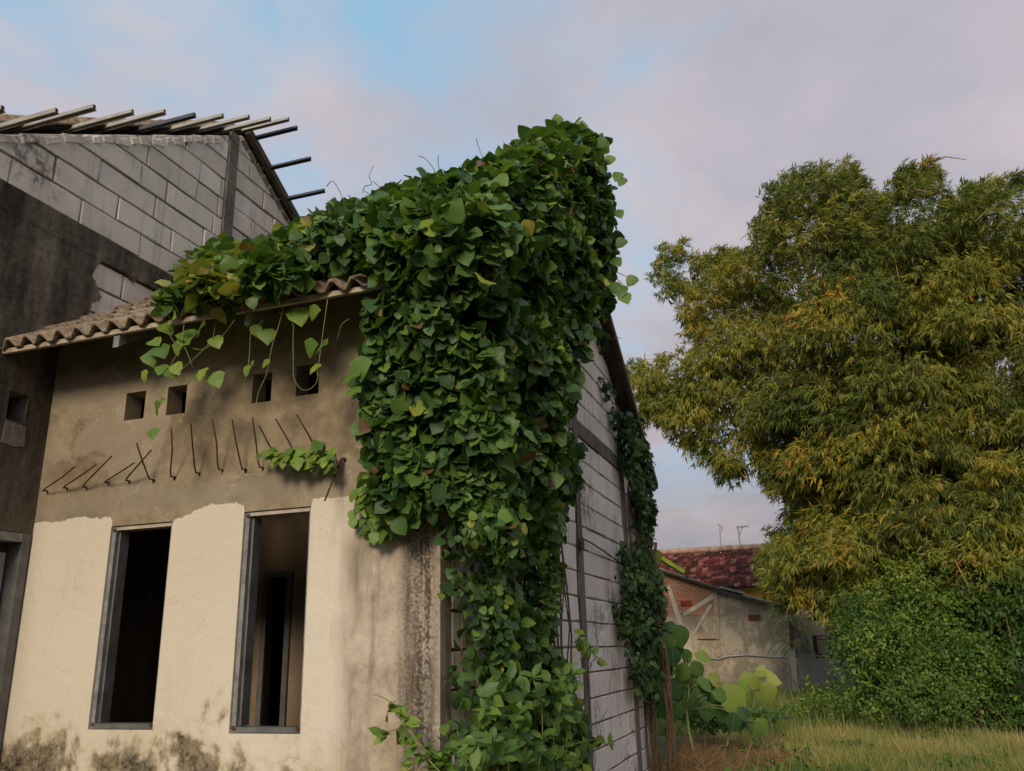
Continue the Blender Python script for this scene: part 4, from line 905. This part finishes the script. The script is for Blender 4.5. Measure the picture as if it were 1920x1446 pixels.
for k in range(4000):                                    # wispy tips along the outline
    px, py = random.uniform(1150, 1990), random.uniform(290, 900)
    ds = polydist(np.array([[px, py]]), BP)[0]
    if ds < (22 if inpoly(np.array([[px, py]]), BP)[0] else 9): Yb = 20.4+random.uniform(-1.2, 1.2); blobs.append((U(px, py, y=Yb), random.uniform(.10, .24), px, py))
    if len(blobs) >= 700: break
nb_ = len(blobs)
for k in range(1500):
    if len(blobs) >= nb_+180: break
    px, py = random.uniform(1440, 2000), random.uniform(860, 1180)
    if not inpoly(np.array([[px, py]]), BP)[0]: continue
    ds = polydist(np.array([[px, py]]), BP)[0]; rp = min(random.uniform(22, 48), ds*1.1+8)
    if rp > 12: Yb = 19.6+random.uniform(-.5, .9); blobs.append((U(px, py, y=Yb), rp/FPX*Yb*1.05, px, py))
labs = ['large arching bamboo clump leaning left towards the block wall', 'tall upright bamboo clump behind the leaning one', 'bamboo clump at the edge of the field over the dark hollow']
bases = [U(1715, 1325, y=21.4), U(1740, 1330, y=21.6), U(1885, 1330, y=20.8)]
WAN = np.array([-.55, -.05, -.1])
for ci in range(3):
    cl = thing('bamboo_clump', labs[ci], 'bamboo', 'bamboo behind the field')
    bl = [b for i, b in enumerate(blobs) if (0 if b[2]+40*math.sin(i) < 1600 else (1 if b[2]+40*math.sin(i) < 1790 else 2)) == ci]
    C_ = np.array([b[0] for b in bl]); R_ = np.array([b[1] for b in bl])
    cnt = (125*(R_/.5)**1.9).astype(int)+7; idx = np.repeat(np.arange(len(bl)), cnt); N = len(idx)
    ax = nrm(rng.standard_normal((len(bl), 3))*np.array([1, .5, .25])+np.array([-.5 if ci == 0 else .1, 0, .05]))      # plumes stretch outwards and arch over
    d = nrm(rng.standard_normal((N, 3))*np.array([1, 1, .8])+np.array([0, -.25, .15])); al = (d*ax[idx]).sum(1); off = d*(R_[idx]*rng.uniform(.25, 1.3, N))[:, None]
    off = off*.82+ax[idx]*(al*R_[idx]*.75)[:, None]; off[:, 2] -= .35*R_[idx]*np.clip(al, 0, 1)**2; P = C_[idx]+off
    high = np.clip((P[:, 2]-7.5)/4, 0, 1)[:, None]
    sd_ = nrm(d*.55+np.array([0, 0, -.75])*(1-.7*high)+WAN*.5*(1-high)+np.array([.75, 0, .22])*high+rng.standard_normal((N, 3))*.3)
    nl = 7; pi = np.repeat(np.arange(N), nl); M_ = len(pi)
    tip = nrm(sd_[pi]+rng.standard_normal((M_, 3))*.42); pos = P[pi]+rng.standard_normal((M_, 3))*.018+sd_[pi]*rng.uniform(-.05, .05, M_)[:, None]
    nn = nrm(np.array([0, -.5, .8])+rng.standard_normal((M_, 3))*.6); X, Y, Z = frames(tip, nn); sc = rng.uniform(.11, .22, M_)
    bt = rng.normal(.33, .14, len(bl))+np.where(C_[:, 2] < 5.5, .08, 0)+np.where((C_[:, 2] > 6) & (C_[:, 0] < -1), .10, 0)  # upper left plumes more golden: warm glow of the light painted into leaf tone
    tone = np.clip(np.clip(bt, .05, .72)[idx][pi]+rng.normal(0, .12, N)[pi]+rng.normal(0, .08, M_), 0, 1)
    mass('foliage', DIAMOND[0], DIAMOND[1], pos, X, Y, Z, sc, tone, 'bamboo_leaf', cl)
    order = rng.permutation(len(bl))[:10]
    for j in order:
        b0 = bases[ci]+np.array([random.uniform(-.9, .9), random.uniform(-.5, .5), 0]); b0[2] = -.1; e = C_[j]; hh = e[2]
        mid = b0+np.array([(e[0]-b0[0])*.10, (e[1]-b0[1])*.2, hh*.98]); q = [(1-s_)**2*b0+2*s_*(1-s_)*mid+s_*s_*e for s_ in np.linspace(0, 1, 12)]
        cu = MB().tube(q, [.055*(1-.8*s_)+.006 for s_ in np.linspace(0, 1, 12)], 7).build('culm', 'culm', cl, True)
    for k in range(14):
        j = rng.integers(len(bl)); q = C_[j]; e = q+np.array([random.uniform(-.7, .7), random.uniform(-.9, -.1), random.uniform(-.9, -.1)]); MB().tube([q, (q+e)/2+np.array([0, 0, .12]), e], [.02, .014, .006], 5).build('branch', 'culm', cl, True)
# three pale culms that show in front of the leaves
for (a, b, yb_) in (((1545, 822), (1612, 880), 19.2), ((1400, 772), (1450, 782), 19.4), ((1755, 935), (1792, 1035), 18.9), ((1600, 900), (1640, 985), 19.1), ((1680, 955), (1706, 1030), 18.9)):
    MB().tube([U(*a, y=yb_), U((a[0]+b[0])/2-3, (a[1]+b[1])/2+3, y=yb_), U(*b, y=yb_+.1)], [.03, .04, .045], 6).build('culm', 'culm', cl, True)

# ------------------------------------------------------------------ shrubs
LEAF4 = ([(0, 0, 0), (-.30, .42, .05), (.30, .42, .05), (0, 1, -.15), (0, .45, -.05)], [(0, 4, 1), (0, 2, 4), (1, 4, 3), (4, 2, 3)])
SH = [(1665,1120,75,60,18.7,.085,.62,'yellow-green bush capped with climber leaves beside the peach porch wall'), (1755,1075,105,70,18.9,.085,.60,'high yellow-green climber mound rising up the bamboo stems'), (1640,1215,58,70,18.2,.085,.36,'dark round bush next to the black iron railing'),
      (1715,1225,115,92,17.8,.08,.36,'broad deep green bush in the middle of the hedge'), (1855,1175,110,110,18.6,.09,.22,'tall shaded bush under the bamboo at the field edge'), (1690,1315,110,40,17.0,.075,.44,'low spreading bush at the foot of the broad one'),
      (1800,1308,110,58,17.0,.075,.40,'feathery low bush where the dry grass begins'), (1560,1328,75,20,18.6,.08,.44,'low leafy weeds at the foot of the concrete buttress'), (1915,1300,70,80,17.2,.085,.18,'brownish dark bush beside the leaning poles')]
for (cx, cy, rx, ry, ysh, ls, tm, lab) in SH:
    s = thing('shrub', lab, 'shrub', 'hedge of shrubs along the field'); k_ = ysh/FPX*1.05; C0 = U(cx, cy, y=ysh); nbm = 60
    cc, rr_ = [], []
    for k in range(nbm):
        a, r0 = random.uniform(0, 6.283), math.sqrt(random.random())*.92; cc.append(C0+np.array([math.cos(a)*r0*rx*k_, random.uniform(-1.0, .5)*math.sqrt(1-r0*r0)*1.5, math.sin(a)*r0*ry*k_])); rr_.append(random.uniform(.10, .36)*min(rx, ry)/70)
    cc, rr_ = np.array(cc), np.array(rr_); cnt = (150*(rr_/.3)**1.8).astype(int)+8; idx = np.repeat(np.arange(nbm), cnt); N = len(idx)
    d = nrm(rng.standard_normal((N, 3))+np.array([0, -.2, .45])); P = cc[idx]+d*(rr_[idx]*rng.uniform(.72, 1.12, N))[:, None]; P[:, 2] = np.maximum(P[:, 2], .03)
    X, Y, Z = frames(nrm(d*.5+np.array([0, 0, -.5])+rng.standard_normal((N, 3))*.5), nrm(d*.4+np.array([0, -.3, .8])+rng.standard_normal((N, 3))*.4))
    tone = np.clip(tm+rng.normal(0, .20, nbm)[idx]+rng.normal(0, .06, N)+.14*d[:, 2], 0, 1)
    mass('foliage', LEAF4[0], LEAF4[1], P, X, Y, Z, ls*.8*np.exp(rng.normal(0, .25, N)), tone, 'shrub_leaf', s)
    sp_ = []
    for k in range(34):                                  # shoots breaking the outline
        j = rng.integers(nbm); q0 = cc[j]; dv = nrm(np.array([random.gauss(0, .6), random.gauss(-.2, .4), random.uniform(.2, 1.0)])); ln_ = random.uniform(.25, .75)
        sp_ += [(q0+dv*(rr_[j]*.6+ln_*tq)+np.array([0, 0, -.25*tq*tq*ln_]), dv) for tq in np.linspace(0, 1, 11)]
    P = np.repeat(np.array([a_ for a_, _ in sp_]), 3, 0); dd_ = np.repeat(np.array([b_ for _, b_ in sp_]), 3, 0); N = len(P); P[:, 2] = np.maximum(P[:, 2], .03)
    X, Y, Z = frames(nrm(dd_*.4+rng.standard_normal((N, 3))*.8), nrm(np.array([0, -.3, .8])+rng.standard_normal((N, 3))*.5))
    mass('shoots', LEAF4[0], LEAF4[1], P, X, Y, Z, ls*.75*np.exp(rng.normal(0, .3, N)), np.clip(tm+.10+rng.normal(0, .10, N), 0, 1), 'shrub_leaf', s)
    for k in range(6):
        j = rng.integers(nbm); b0 = np.array([C0[0]+random.uniform(-.3, .3), ysh+random.uniform(-.2, .3), -.05]); MB().tube(wander(b0, cc[j], 5, .04), [.02, .018, .016, .013, .01, .006], 5).build('stem', 'vine_stem', s, True)
for (a, b, lab) in (((1884, 1150), (1916, 1290), 'thin dry pole leaning in the dark hollow under the bamboo'), ((1872, 1262), (1935, 1312), 'nearly fallen dry pole lying across the bush at the field edge')):
    o = thing('leaning_pole', lab, 'pole'); MB().tube([U(*a, y=16.9), U((a[0]+b[0])/2+2, (a[1]+b[1])/2, y=16.6), U(*b, y=16.3)], [.010, .012, .015], 6).build('pole', 'vine_stem', o, True)

# ------------------------------------------------------------------ big-leaved saplings behind the wall
def cam_leaf(parent, px, py, lpx, ang, Yd, tone, T=TEAK, key='teak', mat='teak_leaf', facing=.75):
    p = U(px, py, y=Yd); sc = lpx/FPX*Yd*1.05; an_ = math.radians(ang)
    tp = RR[0]*math.cos(an_)-RR[1]*math.sin(an_)-RR[2]*random.uniform(0, .45); nn = -RR[2]*facing+np.array([0, 0, .6])+rng.standard_normal(3)*.28
    X, Y, Z = frames(tp[None], nn[None]); base = p-Y[0]*sc*.5; leaf_object(parent, T, key, tone, base, X[0], Y[0], Z[0], sc, mat); return base
z6 = lambda x, y: (1150+x*.401, 950+y*.401)
SAP = [('tall sapling with a column of big round leaves hugging the creeper', (1222, 1446), 10.6, [(200,235,70,60,.85),(212,335,84,80,.42),(205,388,80,70,.38),(216,450,88,75,.40),(215,522,72,85,.8),(190,300,60,95,.4),(225,575,66,20,.35)]),
       ('sapling with broad drooping leaves overlapping the brick gable corner', (1262, 1446), 11.2, [(318,610,100,70,.45),(285,655,95,80,.30),(245,585,80,170,.30),(270,560,60,10,.2),(280,705,80,85,.15),(210,690,90,75,.12),(235,760,90,60,.12),(265,640,60,95,.6),(255,730,70,120,.7),(200,760,70,100,.3)]),
       ('low sprawling sapling with one bright lime leaf over the dry stalks', (1300, 1446), 11.6, [(345,700,62,60,.55),(418,700,64,10,.82),(325,775,80,110,.58),(392,760,70,60,.45),(362,815,74,130,.55),(300,855,90,60,.22),(458,888,130,105,.35),(566,905,132,60,.80),(515,945,112,75,.36),(480,810,76,30,.92),(592,1000,80,75,.12),(250,860,90,40,.15),(230,830,70,20,.2),(430,830,70,30,.5),(345,840,70,170,.3),(400,880,80,150,.25),(610,970,70,40,.2),(560,1010,80,100,.1),(210,890,80,80,.25),(270,920,80,60,.3),(330,900,84,95,.3),(380,930,80,70,.2),(300,960,76,110,.3),(440,960,80,85,.25),(240,960,70,60,.35),(500,880,66,20,.5)]),
       ('sapling with pale lime leaves on arching stalks in front of the outbuilding foot', (1352, 1446), 12.4, [(712,802,110,-10,.92),(735,872,80,75,.85),(690,865,90,60,.80),(625,805,70,170,.9),(700,1032,80,50,.62),(665,1045,66,110,.45),(660,830,60,40,.9),(610,840,60,120,.75),(690,770,50,-70,.8)])]
for lab, rt, yd, lvs in SAP:
    s = thing('teak_sapling', lab, 'sapling', 'big-leaved saplings behind the wall'); r0 = U(*rt, y=yd); r0[2] = 0
    bs = [cam_leaf(s, *z6(a, b), l*.401*1.08, ang, yd+random.uniform(-.3, .3), tn) for a, b, l, ang, tn in lvs]
    top = max(bs, key=lambda q: q[2]); trunk = wander(r0, top, 6, .03); MB().tube(trunk, [.022, .02, .018, .016, .013, .010, .006], 6).build('stem', 'green_stem', s, True)
    for q in bs:
        k = min(range(len(trunk)), key=lambda i: np.linalg.norm(trunk[i]-q)+(.15 if trunk[i][2] > q[2] else 0)); a = trunk[k]; MB().tube([a, (a+q)/2+np.array([0, 0, .06]), q], [.008, .006, .004], 5).build('leaf_stalk', 'green_stem', s, True)
# leafy undergrowth round their feet
ug = []
for k in range(5200):
    px, py = random.uniform(1215, 1470), random.uniform(1230, 1425)
    if py < np.interp(px, [1215, 1290, 1380, 1470], [1180, 1265, 1320, 1330]) or py > np.interp(px, [1215, 1330, 1400, 1470], [1330, 1370, 1362, 1348]): continue
    ug.append(U(px, py, y=random.uniform(12.3, 13.6) if px < 1380 else random.uniform(13.5, 16.5)))
P = np.array(ug); P = P[P[:, 2] > .02]; N = len(P); X, Y, Z = frames(nrm(rng.standard_normal((N, 3))+np.array([0, -.2, -.4])), nrm(rng.standard_normal((N, 3))*.5+np.array([0, -.4, .8])))
tag(mass('undergrowth', OVAL[0], OVAL[1], P, X, Y, Z, .075*np.exp(rng.normal(0, .3, N)), np.clip(rng.normal(.30, .16, N), 0, 1), 'shrub_leaf'), 'tangled green undergrowth round the big-leaved saplings', 'undergrowth')
# ------------------------------------------------------------------ weeds at the foot of the vine
def weed(lab, stems, leaves, plane, sizem, tone, mat='kudzu_leaf', T=OVAL, n_let=3):
    s = thing('leafy_weed', lab, 'weed', 'weeds at the foot of the house')
    for st in stems:
        pts = smooth_path([U(a, b, **plane)+rng.normal(0, .012, 3) for a, b in st]); MB().tube(pts, list(np.linspace(.0045, .0018, len(pts))), 5).build('stem', 'green_stem', s, True)
    for (a, b) in leaves:
        p = U(a, b, **plane); dr = nrm(rng.standard_normal(3)*np.array([1, .5, .5])+np.array([0, -.2, .1]))
        for k in range(n_let):
            tp = nrm(dr+rng.standard_normal(3)*.7); X, Y, Z = frames(tp[None], np.array([[.2, -.6, .7]])+rng.standard_normal((1, 3))*.3); leaf_object(s, T, 'oval', min(.86, max(.2, random.gauss(tone, .1))), p, X[0], Y[0], Z[0], sizem*random.uniform(.7, 1.2), mat)
    return s
weed('spindly weed with small paired leaves in front of the mouldy wall corner', [[(845,1470),(800,1410),(765,1365),(730,1325)], [(765,1365),(735,1372),(715,1378)], [(800,1410),(785,1395),(760,1350)], [(760,1350),(735,1315),(700,1300)]],
     [(735,1325),(728,1335),(740,1330),(768,1345),(760,1352),(718,1378),(728,1372),(745,1395),(780,1400),(775,1430),(790,1420),(770,1395),(752,1360)], {'y': YF-.35}, .075, .62)
weed('tall leafy weed standing before the concrete column of the side wall', [[(1062,1480),(1064,1400),(1068,1320),(1075,1250),(1084,1200)], [(1075,1250),(1100,1215),(1108,1195)], [(1064,1400),(1100,1390),(1135,1385)], [(1068,1320),(1050,1290),(1035,1275)]],
     [(1084,1200),(1096,1190),(1106,1212),(1100,1235),(1085,1222),(1120,1240),(1112,1228),(1076,1262),(1070,1275),(1082,1280),(1060,1300),(1075,1330),(1062,1350),(1090,1345),(1130,1388),(1142,1395),(1120,1380),(1085,1420),(1092,1432),(1066,1415),(1080,1440),(1100,1405)], {'x': XS+.40}, .085, .60)
weed('bushy bright weed spilling out at the foot of the vine curtain', [[(1010,1480),(1015,1400),(1020,1330),(1000,1270)], [(960,1480),(950,1410),(930,1370)], [(1040,1480),(1045,1420),(1035,1350)]],
     [(random.uniform(880, 1075), random.uniform(1265, 1446)) for _ in range(70)], {'x': XS+.42}, .085, .42)
weed('green weeds and grass tuft below the mouldy plaster corner', [[(800,1480),(780,1430)], [(860,1480),(880,1430)]], [(random.uniform(790, 900), random.uniform(1395, 1450)) for _ in range(28)], {'y': YF-.30}, .075, .48)
# dry twining stalks
ds = thing('dry_twining_stalks', 'bare dry twigs straggling over the lower side wall', 'twigs')
for k in range(18):
    y0, z0 = random.uniform(4.4, 8.4), random.uniform(.5, 1.7); a = np.array([XS+.05+random.random()*.25, y0, z0]); b = a+np.array([random.uniform(-.05, .15), random.uniform(-.3, .4), random.uniform(-.35, .45)]); MB().tube(wander(a, b, 6, .02), random.uniform(.0018, .0035), 4).build('twig', 'vine_stem', ds)
# ------------------------------------------------------------------ grass field
GB = ([(-.5, 0, 0), (.5, 0, 0), (-.38, .55, -.03), (.38, .55, -.03), (0, 1, -.16)], [(0, 1, 3), (0, 3, 2), (2, 3, 4)])
def grass(name, lab, n, xf, yr, hgt, wid, tone_f, cat='grass'):
    y = rng.uniform(yr[0], yr[1], n); lo, hi = xf(y); x = lo+(hi-lo)*rng.random(n); cl = np.sin(x*3.1+y*1.7)*.5+np.sin(x*1.3-y*2.3)*.5
    P = np.stack([x, y, np.full(n, -.03)], 1); hh = hgt*np.exp(rng.normal(0, .42, n))*(1+.40*cl); tp = nrm(np.array([0, 0, 1.0])+rng.standard_normal((n, 3))*np.array([.34, .34, .08])+np.array([-.06, 0, 0]))
    X, Y, Z = frames(tp, nrm(np.array([0, -1, .2])+rng.standard_normal((n, 3))*np.array([.8, .4, .1]))); sc = np.stack([np.full(n, wid)*rng.uniform(.6, 1.4, n), hh, hh], 1)
    tone = np.clip(tone_f(x, y, cl)+rng.normal(0, .14, n), 0, 1); return tag(mass(name, GB[0], GB[1], P, X, Y, Z, sc, tone, 'grass_blade'), lab, cat)
grass('field_grass', 'tall golden drying grass covering the field', 95000, lambda y: (np.full_like(y, -1.75), .185*y+1.0), (8.8, 16.6), .10, .012, lambda x, y, c: np.interp(y, [9, 11.0, 12.2, 15, 16.2], [.12, .18, .42, .50, .34])+.24*c)
n = 7000; y = rng.uniform(9.9, 13.2, n); x = XS+.02+rng.random(n)**1.3*np.interp(y, [9.9, 11, 13.2], [.75, 1.0, 1.5]); P = np.stack([x, y, rng.random(n)**1.5*.26*np.exp(-(x-XS)*.5)], 1)
X, Y, Z = frames(nrm(rng.standard_normal((n, 3))*np.array([1, .8, .45])+np.array([.1, -.1, .15])), nrm(rng.standard_normal((n, 3))+np.array([0, -1, .5]))); L_ = rng.uniform(.10, .36, n)
tag(mass('dry_stalk_heap', GB[0], GB[1], P, X, Y, Z, np.stack([rng.uniform(.003, .008, n), L_, L_], 1), np.clip(rng.normal(.55, .25, n), 0, 1), 'dry_stalk'), 'tangle of brown dry stalks heaped beside the far end of the side wall', 'dry grass')

# broad-leaved weeds and seed stalks scattered through the grass
n = 5200; y = rng.uniform(8.9, 16.0, n); x = -1.7+(.185*y+2.6)*rng.random(n); ok = (np.sin(x*2.3+1.1)*np.sin(y*1.9)+.35*np.sin(x*7)*np.sin(y*5) > np.interp(y, [9, 11.5, 13, 16], [-.5, .05, .62, .45])); x, y = x[ok], y[ok]; n = len(x)
P = np.stack([x, y, rng.uniform(.01, .13, n)], 1); X, Y, Z = frames(nrm(rng.standard_normal((n, 3))*np.array([1, 1, .35])+np.array([0, 0, .15])), nrm(np.array([0, -.3, 1.0])+rng.standard_normal((n, 3))*.35))
tag(mass('low_weeds', OVAL[0], OVAL[1], P, X, Y, Z, .075*np.exp(rng.normal(0, .35, n)), np.clip(rng.normal(.30, .12, n), 0, 1), 'shrub_leaf'), 'low broad-leaved green weeds in patches through the field grass', 'weeds')
grass('seed_stalks', 'thin straw-coloured seed stalks standing above the field grass', 1500, lambda y: (np.full_like(y, -1.5), .185*y+1.0), (9.5, 16.0), .22, .005, lambda x, y, c: .82+.05*c)
grass('far_weeds', 'rough green weeds between the dry grass and the far buildings', 26000, lambda y: (-.20*y+.2, .10*y-.6), (16.4, 27.5), .20, .022, lambda x, y, c: .22+.16*c, 'weeds')
n = 1500; P = np.stack([XS+.1+rng.random(n)*1.5, rng.uniform(9.2, 12.8, n), rng.random(n)*.22], 1); P = P[np.sin(P[:, 0]*6)*np.sin(P[:, 1]*3.1) > .1]; n = len(P)
X, Y, Z = frames(nrm(rng.standard_normal((n, 3))), nrm(np.array([0, -.4, 1.0])+rng.standard_normal((n, 3))*.5))
tag(mass('wall_foot_weeds', OVAL[0], OVAL[1], P, X, Y, Z, .07*np.exp(rng.normal(0, .35, n)), np.clip(rng.normal(.25, .14, n), 0, 1), 'shrub_leaf'), 'small dark green weeds pushing through the dry stalks by the wall', 'weeds')
